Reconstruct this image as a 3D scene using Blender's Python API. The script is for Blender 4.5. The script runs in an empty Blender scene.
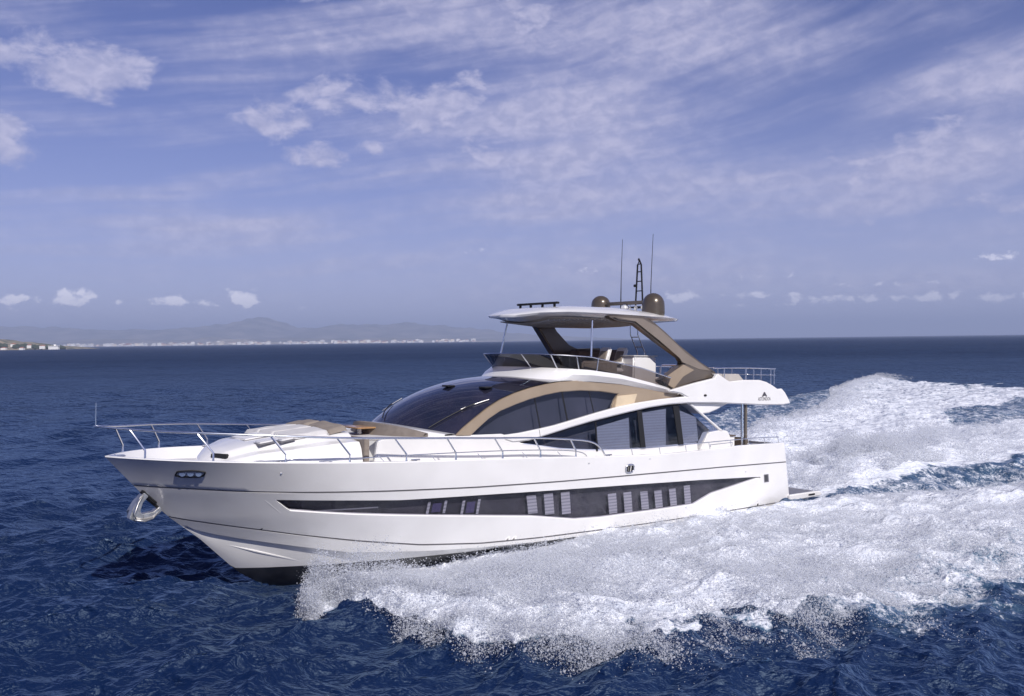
import bpy, bmesh, math, random
import numpy as np
from mathutils import Vector, Matrix

rng = np.random.default_rng(7)
random.seed(7)
SC = bpy.context.scene
COL = SC.collection
D2R = math.radians

# ------------------------------------------------------------------ camera, sky, sun, exposure
CAMH = 6.20
cam_d = bpy.data.cameras.new('camera')
cam = bpy.data.objects.new('camera', cam_d)
COL.objects.link(cam)
cam_d.sensor_width = 36.0
cam_d.lens = 36.0 * 930.0 / 1024.0
cam_d.clip_start = 0.1
cam_d.clip_end = 60000.0
_p, _r = math.atan(7.4 / 930.0), D2R(0.72)
F0, U0, R0 = Vector((0, math.cos(_p), -math.sin(_p))), Vector((0, math.sin(_p), math.cos(_p))), Vector((1, 0, 0))
Rv = R0 * math.cos(_r) - U0 * math.sin(_r)
Uv = R0 * math.sin(_r) + U0 * math.cos(_r)
cam.matrix_world = Matrix(((Rv.x, Uv.x, -F0.x, 0), (Rv.y, Uv.y, -F0.y, 0), (Rv.z, Uv.z, -F0.z, CAMH), (0, 0, 0, 1)))
SC.camera = cam

SUN_EL = 40.0
SUN_AZ = 151.0           # degrees clockwise from +Y
w = bpy.data.worlds.new('World')
SC.world = w
w.use_nodes = True
SC.view_settings.view_transform = 'Standard'
SC.view_settings.look = 'None'
SC.view_settings.gamma = 1.0
SC.view_settings.use_curve_mapping = False
SC.view_settings.exposure = 0.27
sun_d = bpy.data.lights.new('sun', 'SUN')
sun_d.energy = 3.8
sun_d.angle = D2R(0.5)
sun_d.color = (1.0, 0.95, 0.90)
sun = bpy.data.objects.new('sun', sun_d)
COL.objects.link(sun)
sd = Vector((math.sin(D2R(SUN_AZ)) * math.cos(D2R(SUN_EL)), math.cos(D2R(SUN_AZ)) * math.cos(D2R(SUN_EL)), math.sin(D2R(SUN_EL))))
sun.rotation_euler = sd.to_track_quat('Z', 'Y').to_euler()
SC.cycles.use_denoising = True
SC.cycles.max_bounces = 8
SC.cycles.diffuse_bounces = 4
SC.cycles.glossy_bounces = 3
SC.cycles.transparent_max_bounces = 20
SC.cycles.volume_bounces = 0
SC.cycles.caustics_reflective = False
SC.cycles.caustics_refractive = False


class NT:
    """small helper for node trees"""
    def __init__(s, tree):
        s.t = tree; s.n = tree.nodes; s.l = tree.links
    def new(s, typ, **kw):
        n = s.n.new(typ)
        for k, v in kw.items(): setattr(n, k, v)
        return n
    def put(s, sock, v):
        if isinstance(v, bpy.types.NodeSocket): s.l.new(v, sock)
        elif v is not None: sock.default_value = v
    def math(s, op, a, b=None, c=None, clamp=False):
        n = s.new('ShaderNodeMath', operation=op, use_clamp=clamp)
        for i, v in enumerate((a, b, c)):
            if v is not None: s.put(n.inputs[i], v)
        return n.outputs[0]
    def noise(s, vec, scale, detail=4, rough=.5, dist=0.0, dim='3D'):
        n = s.new('ShaderNodeTexNoise', noise_dimensions=dim)
        s.put(n.inputs['Vector'], vec)
        n.inputs['Scale'].default_value = scale; n.inputs['Detail'].default_value = detail
        n.inputs['Roughness'].default_value = rough; n.inputs['Distortion'].default_value = dist
        return n.outputs['Fac']
    def remap(s, v, a, b, c=0.0, d=1.0, smooth=True):
        n = s.new('ShaderNodeMapRange', interpolation_type='SMOOTHSTEP' if smooth else 'LINEAR')
        s.put(n.inputs[0], v)
        n.inputs[1].default_value = a; n.inputs[2].default_value = b
        n.inputs[3].default_value = c; n.inputs[4].default_value = d
        return n.outputs[0]
    def mapping(s, vec, loc=(0, 0, 0), rot=(0, 0, 0), sc=(1, 1, 1)):
        n = s.new('ShaderNodeMapping')
        s.put(n.inputs[0], vec); n.inputs[1].default_value = loc
        n.inputs[2].default_value = rot; n.inputs[3].default_value = sc
        return n.outputs[0]
    def mix(s, f, a, b, blend='MIX'):
        n = s.new('ShaderNodeMix', data_type='RGBA', blend_type=blend)
        s.put(n.inputs['Factor'], f)
        s.put(n.inputs[6], a if isinstance(a, bpy.types.NodeSocket) else (*a[:3], 1))
        s.put(n.inputs[7], b if isinstance(b, bpy.types.NodeSocket) else (*b[:3], 1))
        return n.outputs[2]


# ---- sky: Nishita plus procedural clouds fixed to the sky's directions
T = NT(w.node_tree)
T.n.clear()
sky = T.new('ShaderNodeTexSky', sky_type='NISHITA')
sky.sun_disc = False
sky.sun_elevation = D2R(SUN_EL)
sky.sun_rotation = D2R(SUN_AZ)
sky.altitude = 10
sky.air_density = 1.0
sky.dust_density = 0.35
sky.ozone_density = 3.0
tc = T.new('ShaderNodeTexCoord')
sep = T.new('ShaderNodeSeparateXYZ')
T.l.new(tc.outputs['Generated'], sep.inputs[0])
X, Y, Z = sep.outputs
az = T.math('ARCTAN2', X, Y)
hl = T.math('SQRT', T.math('ADD', T.math('MULTIPLY', X, X), T.math('MULTIPLY', Y, Y)))
el = T.math('ARCTAN2', Z, hl)
zz = T.math('ADD', T.math('MAXIMUM', Z, 0.0), 0.07)
comb = T.new('ShaderNodeCombineXYZ')
T.l.new(T.math('DIVIDE', X, zz), comb.inputs[0]); T.l.new(T.math('DIVIDE', Y, zz), comb.inputs[1])
plane = comb.outputs[0]
comb2 = T.new('ShaderNodeCombineXYZ')
T.l.new(az, comb2.inputs[0]); T.l.new(T.math('MULTIPLY', el, 1.0), comb2.inputs[1])
ang = comb2.outputs[0]
skyc = T.mix(1.0, sky.outputs[0], (0.37, 0.40, .76), 'MULTIPLY')
# cirrus veil, streaked
def blobs(lst):
    tot = None
    for (px, py, rx, ry, a) in lst:
        a0 = math.atan((px - 512) / 930.0)
        e0 = math.atan((340.6 - (px - 512) * 0.01257 - py) / 930.0 * math.cos(a0))
        dx = T.math('MULTIPLY', T.math('SUBTRACT', az, a0), 930.0 / rx)
        dy = T.math('MULTIPLY', T.math('SUBTRACT', el, e0), 930.0 / ry)
        g = T.math('MULTIPLY', T.math('EXPONENT', T.math('MULTIPLY', T.math('ADD', T.math('MULTIPLY', dx, dx), T.math('MULTIPLY', dy, dy)), -1.0)), a)
        tot = g if tot is None else T.math('MAXIMUM', tot, g)
    return tot


cum = blobs([(88, 66, 80, 34, 1), (22, 58, 40, 22, .75), (8, 132, 36, 30, .9), (268, 120, 62, 22, 1.1), (335, 96, 60, 26, .8), (440, 108, 92, 36, 1.0),
             (322, 158, 44, 18, 1.0), (378, 146, 30, 15, .9), (495, 150, 44, 28, 1.0), (470, 172, 44, 10, .6), (500, 12, 110, 30, .8), (330, 5, 60, 12, .7),
             (930, 158, 125, 34, 1.05), (985, 80, 60, 28, 1.0), (600, 108, 70, 50, .62), (985, 200, 160, 26, .62), (690, 28, 90, 30, .5)])
low = blobs([(15, 299, 26, 7, .8), (70, 298, 24, 10, 1.1), (48, 302, 20, 5, .7), (172, 301, 22, 8, 1.0), (205, 303, 18, 6, .8), (241, 299, 22, 10, 1.15),
             (8, 310, 22, 4, .6), (122, 303, 20, 4, .6), (305, 308, 10, 3, .7), (682, 297, 22, 9, .9), (760, 295, 60, 5, .8), (840, 299, 70, 6, .9), (925, 297, 50, 6, .9),
             (1000, 297, 50, 6, .9), (995, 255, 40, 7, .7), (480, 250, 30, 8, .5), (590, 268, 60, 8, .5), (760, 275, 120, 7, .5), (900, 283, 90, 4, .6), (770, 305, 80, 3, .6)])
# streaks that fan out and steepen with height
wv = T.noise(T.mapping(ang, sc=(1, 1.6, 1)), 3.0, 3, .5)
vs_ = T.math('MULTIPLY', el, T.math('SUBTRACT', 1.0, T.math('MULTIPLY', T.math('ADD', az, .5), .48)))
vs_ = T.math('ADD', vs_, T.math('MULTIPLY', T.math('SUBTRACT', wv, .5), .035))
sc_ = T.new('ShaderNodeCombineXYZ')
T.l.new(T.math('MULTIPLY', az, 2.4), sc_.inputs[0]); T.l.new(T.math('MULTIPLY', vs_, 26.0), sc_.inputs[1])
st1 = T.noise(sc_.outputs[0], 1.0, 7, .55, .25)
st2 = T.noise(T.mapping(sc_.outputs[0], loc=(5, 3, 0), sc=(1.6, 2.6, 1)), 1.0, 6, .55, .15)
st3 = T.noise(T.mapping(ang, loc=(1, 2, 0), sc=(1, 2.0, 1)), 9.0, 6, .58, .4)
area = blobs([(570, 120, 140, 95, 1.15), (650, 45, 180, 50, 1.1), (800, 190, 260, 45, .85), (930, 165, 130, 34, 1.0), (985, 85, 90, 30, .9), (560, 205, 170, 30, .75), (240, 232, 130, 30, .7), (430, 105, 130, 30, .6),
              (700, 270, 320, 40, .55), (180, 205, 90, 14, .45), (480, 20, 150, 40, .8), (960, 230, 160, 30, .7), (340, 60, 160, 40, .4), (90, 30, 160, 20, .3), (330, 270, 200, 24, .45)])
veil = T.math('ADD', T.math('MULTIPLY', st1, .55), T.math('MULTIPLY', st2, .28))
veil = T.math('ADD', veil, T.math('MULTIPLY', st3, .17))
veil = T.math('ADD', veil, T.math('MULTIPLY', area, .20))
veil = T.math('MULTIPLY', T.remap(veil, 0.46, 0.75), .80)
cn = T.noise(T.mapping(ang, sc=(1, 1.9, 1)), 13.0, 8, .60, .35)
cn2 = T.noise(T.mapping(ang, sc=(1, 1.6, 1)), 44.0, 6, .58, .3)
cumd = T.math('ADD', cum, T.math('ADD', T.math('MULTIPLY', T.math('SUBTRACT', cn, .5), 2.3), T.math('MULTIPLY', T.math('SUBTRACT', cn2, .5), .6)))
cumd = T.math('MULTIPLY', T.math('MULTIPLY', T.remap(cumd, .42, 1.02), T.remap(cum, .05, .3)), .80)
lown = T.noise(T.mapping(ang, sc=(1, 1.3, 1)), 60.0, 7, .62, .3)
lowd = T.math('ADD', low, T.math('MULTIPLY', T.math('SUBTRACT', lown, .5), 2.6))
lowd = T.math('MULTIPLY', T.math('MULTIPLY', T.remap(lowd, .55, 1.0), T.remap(low, .1, .5)), T.remap(az, -.25, .12, .95, .72))
cloudc = T.mix(T.remap(cn2, .35, .7), (4.3, 4.4, 6.6), (6.3, 6.1, 8.0))
up = T.remap(Z, -0.02, 0.0)
skyc = T.mix(T.math('MULTIPLY', T.math('EXPONENT', T.math('MULTIPLY', T.math('MAXIMUM', el, 0.0), -7.5)), .80), skyc, (6.6, 6.7, 9.4))
skym = T.mix(T.math('MULTIPLY', T.math('MAXIMUM', veil, cumd), up), skyc, cloudc)
skym = T.mix(T.math('MULTIPLY', lowd, up), skym, (11.5, 11.2, 12.8))
bg = T.new('ShaderNodeBackground')
T.l.new(skym, bg.inputs[0])
bg.inputs[1].default_value = 0.085
wo = T.new('ShaderNodeOutputWorld')
T.l.new(bg.outputs[0], wo.inputs[0])


# ------------------------------------------------------------------ materials
def mat(name, base=(.8, .8, .8), rough=.5, metal=0.0, spec=.5, coat=0.0, build=None):
    m = bpy.data.materials.new(name)
    m.use_nodes = True
    t = NT(m.node_tree)
    b = t.n['Principled BSDF']
    b.inputs['Base Color'].default_value = (*base, 1)
    b.inputs['Roughness'].default_value = rough
    b.inputs['Metallic'].default_value = metal
    b.inputs['Specular IOR Level'].default_value = spec
    b.inputs['Coat Weight'].default_value = coat
    b.inputs['Coat Roughness'].default_value = .04
    if build: build(t, b)
    return m


def mottled(c1, c2, scale, detail=4, bump=0.0, bscale=None):
    def f(t, b):
        tc = t.new('ShaderNodeTexCoord').outputs['Object']
        n = t.noise(tc, scale, detail)
        t.l.new(t.mix(t.remap(n, .3, .7), c1, c2), b.inputs['Base Color'])
        if bump:
            bp = t.new('ShaderNodeBump'); bp.inputs['Strength'].default_value = bump; bp.inputs['Distance'].default_value = .01
            t.l.new(t.noise(tc, bscale or scale, 3), bp.inputs['Height']); t.l.new(bp.outputs[0], b.inputs['Normal'])
    return f


M = {}
M['gel'] = mat('white_gelcoat', rough=.22, coat=.7, build=mottled((.83, .815, .79), (.78, .765, .74), .9, 4, .06, 1.6))
M['gel'].node_tree.nodes['Bump'].inputs['Distance'].default_value = .05
M['gel_soft'] = mat('white_moulding', rough=.4, build=mottled((.78, .77, .75), (.73, .72, .70), 2.0))
M['deckm'] = mat('white_nonslip', rough=.6, build=mottled((.72, .71, .69), (.66, .65, .64), 6, 4, .3, 90))
M['anti'] = mat('black_bottom_paint', rough=.42, build=mottled((.012, .013, .018), (.03, .03, .036), 3))
M['groove'] = mat('grey_groove_and_shade', (.16, .155, .165), .4)  # seams and gaskets; on the hull creases the grey stands for shadow
M['tan'] = mat('champagne_bronze_paint', rough=.34, metal=.25, coat=.3, build=mottled((.41, .32, .22), (.37, .285, .195), 1.2))
M['bronze'] = mat('dark_bronze_and_shade', rough=.32, metal=.45, coat=.3, build=mottled((.19, .155, .12), (.16, .13, .10), 1.2))  # dark fittings, and the arch legs with shade put in the colour
M['litbronze'] = mat('lit_bronze_paint', rough=.34, metal=.3, coat=.3, build=mottled((.30, .245, .19), (.27, .22, .17), 1.2))  # lighter copy of the leg bronze for its sunlit outer face
M['tanlight'] = mat('pale_tan_panel', rough=.4, build=mottled((.66, .54, .37), (.6, .49, .34), 3))
M['domem'] = mat('bronze_dome', rough=.28, metal=.35, coat=.3, build=mottled((.115, .09, .065), (.095, .075, .055), 3))
M['steel'] = mat('polished_steel', (.78, .78, .79), .27, 1.0)
M['dull'] = mat('dull_steel', rough=.42, metal=.9, build=mottled((.55, .54, .53), (.40, .39, .38), 8))
M['black'] = mat('black_plastic', (.02, .02, .022), .5, spec=.2)
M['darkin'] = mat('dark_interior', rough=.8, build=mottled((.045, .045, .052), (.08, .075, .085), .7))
M['cush'] = mat('light_cushion', rough=.85, build=mottled((.60, .585, .57), (.54, .525, .51), 5, 4, .25, 60))
M['cusht'] = mat('taupe_cushion', rough=.85, build=mottled((.27, .23, .19), (.22, .185, .155), 5, 4, .25, 60))
M['cushd'] = mat('brown_cushion', rough=.85, build=mottled((.13, .095, .075), (.10, .075, .06), 5, 4, .25, 60))
M['cushd2'] = mat('brown_backrest', rough=.85, build=mottled((.23, .195, .165), (.19, .16, .135), 5, 4, .25, 60))
M['wood'] = mat('varnished_wood', rough=.3, coat=.4, build=mottled((.46, .27, .12), (.38, .21, .09), 9))
M['canvas'] = mat('grey_awning', rough=.8, build=mottled((.50, .47, .43), (.44, .41, .38), 3))
M['ws'] = mat('windscreen_glass', rough=.035, spec=.75, coat=.6, build=mottled((.012, .014, .028), (.026, .024, .040), 1.1, 5))
M['screen'] = mat('smoked_screen', rough=.06, spec=.6)
M['blue'] = mat('dim_interior_violet', (.085, .07, .15), .5)


def blindf(t, b):
    tc = t.new('ShaderNodeTexCoord').outputs['Object']
    s = t.new('ShaderNodeSeparateXYZ'); t.l.new(tc, s.inputs[0])
    v = t.math('FRACT', t.math('MULTIPLY', s.outputs[2], 11.0))
    t.l.new(t.mix(t.remap(v, .35, .6), (.27, .27, .275), (.325, .325, .33)), b.inputs['Base Color'])


M['blind'] = mat('slatted_blind', rough=.7, build=blindf)


def hullblindf(t, b):
    tc = t.new('ShaderNodeTexCoord').outputs['Object']
    s = t.new('ShaderNodeSeparateXYZ'); t.l.new(tc, s.inputs[0])
    v = t.math('FRACT', t.math('MULTIPLY', s.outputs[2], 10.0))
    t.l.new(t.mix(t.remap(v, .3, .6), (.34, .34, .345), (.54, .535, .535)), b.inputs['Base Color'])


M['hblind'] = mat('cabin_blind', rough=.7, build=hullblindf)


def glass_mat(name, tint, rough=.02, ior=1.5, gl=1.0):
    m = bpy.data.materials.new(name); m.use_nodes = True
    t = NT(m.node_tree); t.n.clear()
    tr = t.new('ShaderNodeBsdfTransparent'); tr.inputs[0].default_value = (*tint, 1)
    g = t.new('ShaderNodeBsdfGlossy'); g.inputs['Roughness'].default_value = rough
    g.inputs[0].default_value = (.95, .97, 1, 1)
    tcc = t.new('ShaderNodeTexCoord').outputs['Object']
    bp = t.new('ShaderNodeBump'); bp.inputs['Strength'].default_value = .05; bp.inputs['Distance'].default_value = .2
    t.l.new(t.noise(tcc, .9, 3), bp.inputs['Height']); t.l.new(bp.outputs[0], g.inputs['Normal'])
    fr = t.new('ShaderNodeFresnel'); fr.inputs[0].default_value = ior
    mx = t.new('ShaderNodeMixShader')
    bf = t.new('ShaderNodeNewGeometry').outputs['Backfacing']
    t.l.new(t.math('MULTIPLY', t.math('MULTIPLY', fr.outputs[0], gl, clamp=True), t.math('SUBTRACT', 1.0, bf)), mx.inputs[0]); t.l.new(tr.outputs[0], mx.inputs[1]); t.l.new(g.outputs[0], mx.inputs[2])
    o = t.new('ShaderNodeOutputMaterial'); t.l.new(mx.outputs[0], o.inputs[0])
    return m


M['glass'] = glass_mat('tinted_glass', (.84, .86, .93), .02, 1.6, 1.1)
M['hullglass'] = glass_mat('dark_hull_glass', (.72, .71, .78), .03, 1.55, 1.1)
M['smoke'] = glass_mat('smoked_flybridge_glass', (.30, .27, .265), .03, 1.5, 1.0)


# ------------------------------------------------------------------ numpy value noise
_tab = rng.random((256, 256))


def vnoise(x, y):
    xi = np.floor(x).astype(int); yi = np.floor(y).astype(int)
    fx = x - xi; fy = y - yi
    fx = fx * fx * fx * (fx * (fx * 6 - 15) + 10); fy = fy * fy * fy * (fy * (fy * 6 - 15) + 10)
    a = _tab[xi & 255, yi & 255]; b = _tab[(xi + 1) & 255, yi & 255]
    c = _tab[xi & 255, (yi + 1) & 255]; d = _tab[(xi + 1) & 255, (yi + 1) & 255]
    return (a * (1 - fx) + b * fx) * (1 - fy) + (c * (1 - fx) + d * fx) * fy


def fbm(x, y, oct=4, gain=.5, lac=2.03):
    s = 0; a = 1; n = 0
    for i in range(oct):
        s = s + a * vnoise(x + 17.3 * i, y - 9.1 * i); n += a
        x = x * lac * .86 - y * lac * .5; y = y * lac * .86 + x * .5 / .86 * .5 * 0 + x * 0.3
        a *= gain
    return s / n


def sst(x, a, b):
    t = np.clip((x - a) / (b - a), 0, 1)
    return t * t * (3 - 2 * t)


# ------------------------------------------------------------------ yacht frame
TH = 0.683924
AL = 0.0276364
ORG = (8.7773, 37.287, -0.2972)
ct, st_ = math.cos(TH), math.sin(TH)
HX, HY = -ct, -st_           # heading (bow) on the water plane
LX, LY = st_, -ct            # port side


def to_st(x, y):
    dx, dy = x - ORG[0], y - ORG[1]
    return dx * HX + dy * HY, dx * LX + dy * LY


def to_xy(s, t):
    return ORG[0] + s * HX + t * LX, ORG[1] + s * HY + t * LY


# wake geometry in the boat's frame: s metres forward of the transom, t metres to port
P_OUT = ([-400, -140, -60, -20, 0, 8, 10, 12, 13, 15, 17, 18.5, 19.3, 20.0, 20.5, 20.9, 21.0], [150, 64, 36, 21.5, 15.6, 12.8, 12.6, 12.8, 12.5, 12.0, 11.7, 10.6, 8.7, 6.3, 5.2, 4.7, 4.6])
P_IN = ([-400, -60, -30, -10.6, -8.2, -6, -3.8, -1, 0, 12, 17, 18.8, 19.4, 20, 20.5, 20.9, 21.0], [120, 26, 15, 6.4, 5.0, 4.1, 3.6, 3.5, 3.0, 1.4, 1.0, .9, 1.5, 2.6, 3.5, 4.4, 4.6])
S_OUT = ([-400, -95, -63, -52, -43, -32, -25, -17.5, 0, 15, 20.4], [150, 49, 35, 28, 23, 18.5, 16.8, 12.8, 9, 6, 1.6])
C_W = ([-400, -120, -50, -19, -14, -6, -1, 0], [16, 9, 5.2, 3.5, 2.9, 2.3, 2.6, 2.6])


def field(s, t):
    """foam amount and wake height for points of the boat's frame"""
    wn = (fbm(s * .35, t * .35, 3) - .5)
    wn2 = (fbm(s * 1.1 + 40, t * 1.1, 3) - .5)
    po = np.interp(s, *P_OUT) + wn * 2.6 + wn2 * 2.4 + (fbm(s * 3.1 + 11, t * 3.1, 3) - .5) * 1.3
    pi = np.interp(s, *P_IN) + wn2 * .6
    fade = np.exp(np.minimum(s, 0) / 170.0)
    soft = np.interp(s, [-60, -10, 10, 15, 20], [6, 4.5, 3.0, 1.6, .5])
    alive = sst(s, 20.95, 20.55)
    acn = s + .45 * t
    port = sst(t, po, po - soft) * np.clip(.45 + 1.15 * fbm(acn * 1.3 + 5, t * .5, 4) + np.interp(s, [0, 8], [.15, 0]), 0, 1) * sst(t, pi - .3, pi + .5) * alive
    cw = np.interp(s, *C_W)
    cen = np.clip(.5 + 1.1 * fbm(s * .5 + 30, t * 1.2, 4), 0, 1) * sst(np.abs(t + .0), cw + 1.0 + wn2, cw - .4 + wn2) * sst(s, .3, -.8)
    so = np.interp(s, *S_OUT) + wn * 3.0 + wn2 * 1.4
    si = np.interp(s, [-400, -120, -56, -47, -38, -30, 0, 20.4], [90, 26, 13, 13.5, 9, 3, 1.6, .3])
    stb = sst(-t, so, so - 1.2) * sst(-t, si - 1.0, si + 1.5) * sst(s, 18.6, 17.4) * np.clip(.42 + 1.15 * fbm(s * .5, t * 1.1 + 7, 4), 0, 1)
    foam = np.maximum(np.maximum(port * (.86 + .1 * fade), cen), stb) * (.35 + .65 * fade)
    # thin scattered foam outside the port wave
    veil = .60 * sst(t, po + 7.0, po - 1.0) ** 1.5 * sst(t, pi, pi + 2) * sst(s, 19.5, 10)
    chan = .50 * (np.abs(t) < np.interp(s, *P_OUT)) * sst(s, 0, -3)
    foam = np.maximum(foam, np.maximum(veil, chan))
    scut = -84 - np.maximum(-t - 22, 0) * .48 + wn * 14
    tail = sst(s, scut - 4, scut + 3)
    foam = foam * tail
    # heights
    pmid = pi + (po - pi) * .62
    ph = np.interp(s, [-80, -20, 0, 8, 16, 19, 20.4, 20.9], [.1, .2, .28, .42, .55, .5, .3, 0])
    wdt = np.maximum((po - pi) * .36, .3)
    h = ph * np.exp(-((t - pmid) / wdt) ** 2) * (t > 0)
    h = h + .55 * np.exp(-((s + 13) / 8.5) ** 2) * np.exp(-(t / 3.2) ** 2) + .45 * np.exp(-((s + 34) / 16) ** 2) * np.exp(-(t / 5) ** 2)
    h = h - .25 * np.exp(-((s + 2.5) / 2.5) ** 2) * np.exp(-(t / 3) ** 2)
    sh = tail * np.interp(s, [-160, -95, -45, -15, 0, 19, 20.4], [.1, .35, .55, .5, .5, .4, 0])
    h = h + sh * np.exp(-((-t - so + 2.2) / 2.2) ** 2) * (t < 0)
    h = h - .22 * np.exp(-((np.abs(t) - cw - 2.6) / 1.4) ** 2) * sst(s, -2, -8) * (s > -60)
    h = h - .32 * np.exp(-((s - 19.3) / 1.7) ** 2 - (t / 1.9) ** 2)
    ac = s + .45 * np.abs(t)
    turb = (fbm(ac * 1.0, t * .5, 4) - .5) * .55 + (fbm(ac * 3.2 + 9, t * 1.7, 4) - .5) * .30
    h = h - .28 * np.exp(-((s + 1.2) / 1.8) ** 2 - ((t - 2.3) / 1.2) ** 2)
    turb = turb * np.interp(s, [-60, -10, 10], [1.0, .8, 1.0])
    h = h + np.clip(foam, 0, 1) * turb
    return foam, h


# ambient chop: a sum of travelling waves
NW = 140
w_lam = np.exp(rng.uniform(np.log(.26), np.log(9), NW))
w_dir = D2R(-68) + rng.normal(0, .50, NW)
w_ph = rng.uniform(0, 2 * np.pi, NW)
w_amp = .0094 * w_lam ** .68 * rng.uniform(.5, 1.4, NW)


def chop(x, y, cell):
    h = np.zeros_like(x); dx = np.zeros_like(x); dy = np.zeros_like(x)
    gust = .65 + .7 * fbm(x / 23, y / 23, 2)
    for l, a, d, p in zip(w_lam, w_amp, w_dir, w_ph):
        k = 2 * np.pi / l
        f = np.clip(l / (cell * 3.2) - .6, 0, 1)
        if not f.any(): continue
        arg = k * (x * np.cos(d) + y * np.sin(d)) + p
        sn, cs = np.sin(arg), np.cos(arg)
        h += a * f * sn; dx += a * f * .85 * cs * np.cos(d); dy += a * f * .85 * cs * np.sin(d)
    return h * gust, dx * gust, dy * gust


def link(name, me, parent=None, m=None):
    o = bpy.data.objects.new(name, me)
    COL.objects.link(o)
    if parent is not None: o.parent = parent
    if m is not None:
        for q in (m if isinstance(m, (list, tuple)) else [m]): me.materials.append(q)
    return o


def mesh_np(name, co, faces, n):
    me = bpy.data.meshes.new(name)
    nv = len(co); nf = len(faces)
    me.vertices.add(nv); me.vertices.foreach_set('co', co.astype(np.float32).ravel())
    me.loops.add(nf * n); me.loops.foreach_set('vertex_index', faces.astype(np.int32).ravel())
    me.polygons.add(nf)
    me.polygons.foreach_set('loop_start', np.arange(nf, dtype=np.int32) * n)
    me.polygons.foreach_set('loop_total', np.full(nf, n, np.int32))
    me.update(calc_edges=True)
    return me


# ------------------------------------------------------------------ sea: one sheet, finer near the middle
def make_sea():
    rows = [0.5, 3, 6, 9]
    d = 10.0
    while d < 20000:
        rows.append(d)
        d += max(.075, .72 * d * d / (930 * CAMH)) if d < 900 else d * .13
    rows.append(26000)
    rows = np.array(rows)
    fine = np.radians(np.arange(-34.0, 34.01, .065))
    side = np.radians(np.concatenate([np.linspace(34.6, 60, 40), np.linspace(64, 180, 26)]))
    th = np.concatenate([-side[::-1], fine, side[:-1]])
    A, Rr = np.meshgrid(th, rows)
    x = Rr * np.sin(A); y = Rr * np.cos(A)
    dr = np.gradient(rows)[:, None] * np.ones_like(A)
    da = np.maximum(Rr * np.abs(np.gradient(th))[None, :], 0)
    cell = np.maximum(dr * .8, da)
    h, dx, dy = chop(x, y, cell)
    s, t = to_st(x, y)
    near = (np.abs(s) < 420) & (np.abs(t) < 160)
    foam = np.zeros_like(x); wh = np.zeros_like(x)
    f_, h_ = field(s[near], t[near])
    foam[near] = f_; wh[near] = h_
    # steep little breaking edge of calmer water round the hull
    calm = (1 - .45 * np.clip(foam, 0, 1)) * (1 - .6 * np.exp(-((s - 19.3) / 2.2) ** 2 - (t / 2.2) ** 2))
    z = h * calm + wh
    inside = (np.abs(t) < 1.4) & (s > 1) & (s < 17.5)
    z = np.where(inside, np.minimum(z, -.15), z)
    co = np.stack([x + dx * calm, y + dy * calm, z], -1).reshape(-1, 3)
    nr, nc = A.shape
    i = np.arange(nr - 1)[:, None] * nc; j = np.arange(nc)[None, :]; j2 = (j + 1) % nc
    fc = np.stack([i + j, i + nc + j, i + nc + j2, i + j2], -1).reshape(-1, 4)[:, ::-1]
    me = mesh_np('sea', co, fc, 4)
    at = me.attributes.new('foam', 'FLOAT', 'POINT')
    at.data.foreach_set('value', foam.astype(np.float32).ravel())
    me.polygons.foreach_set('use_smooth', np.ones(len(fc), bool))
    return me


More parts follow.
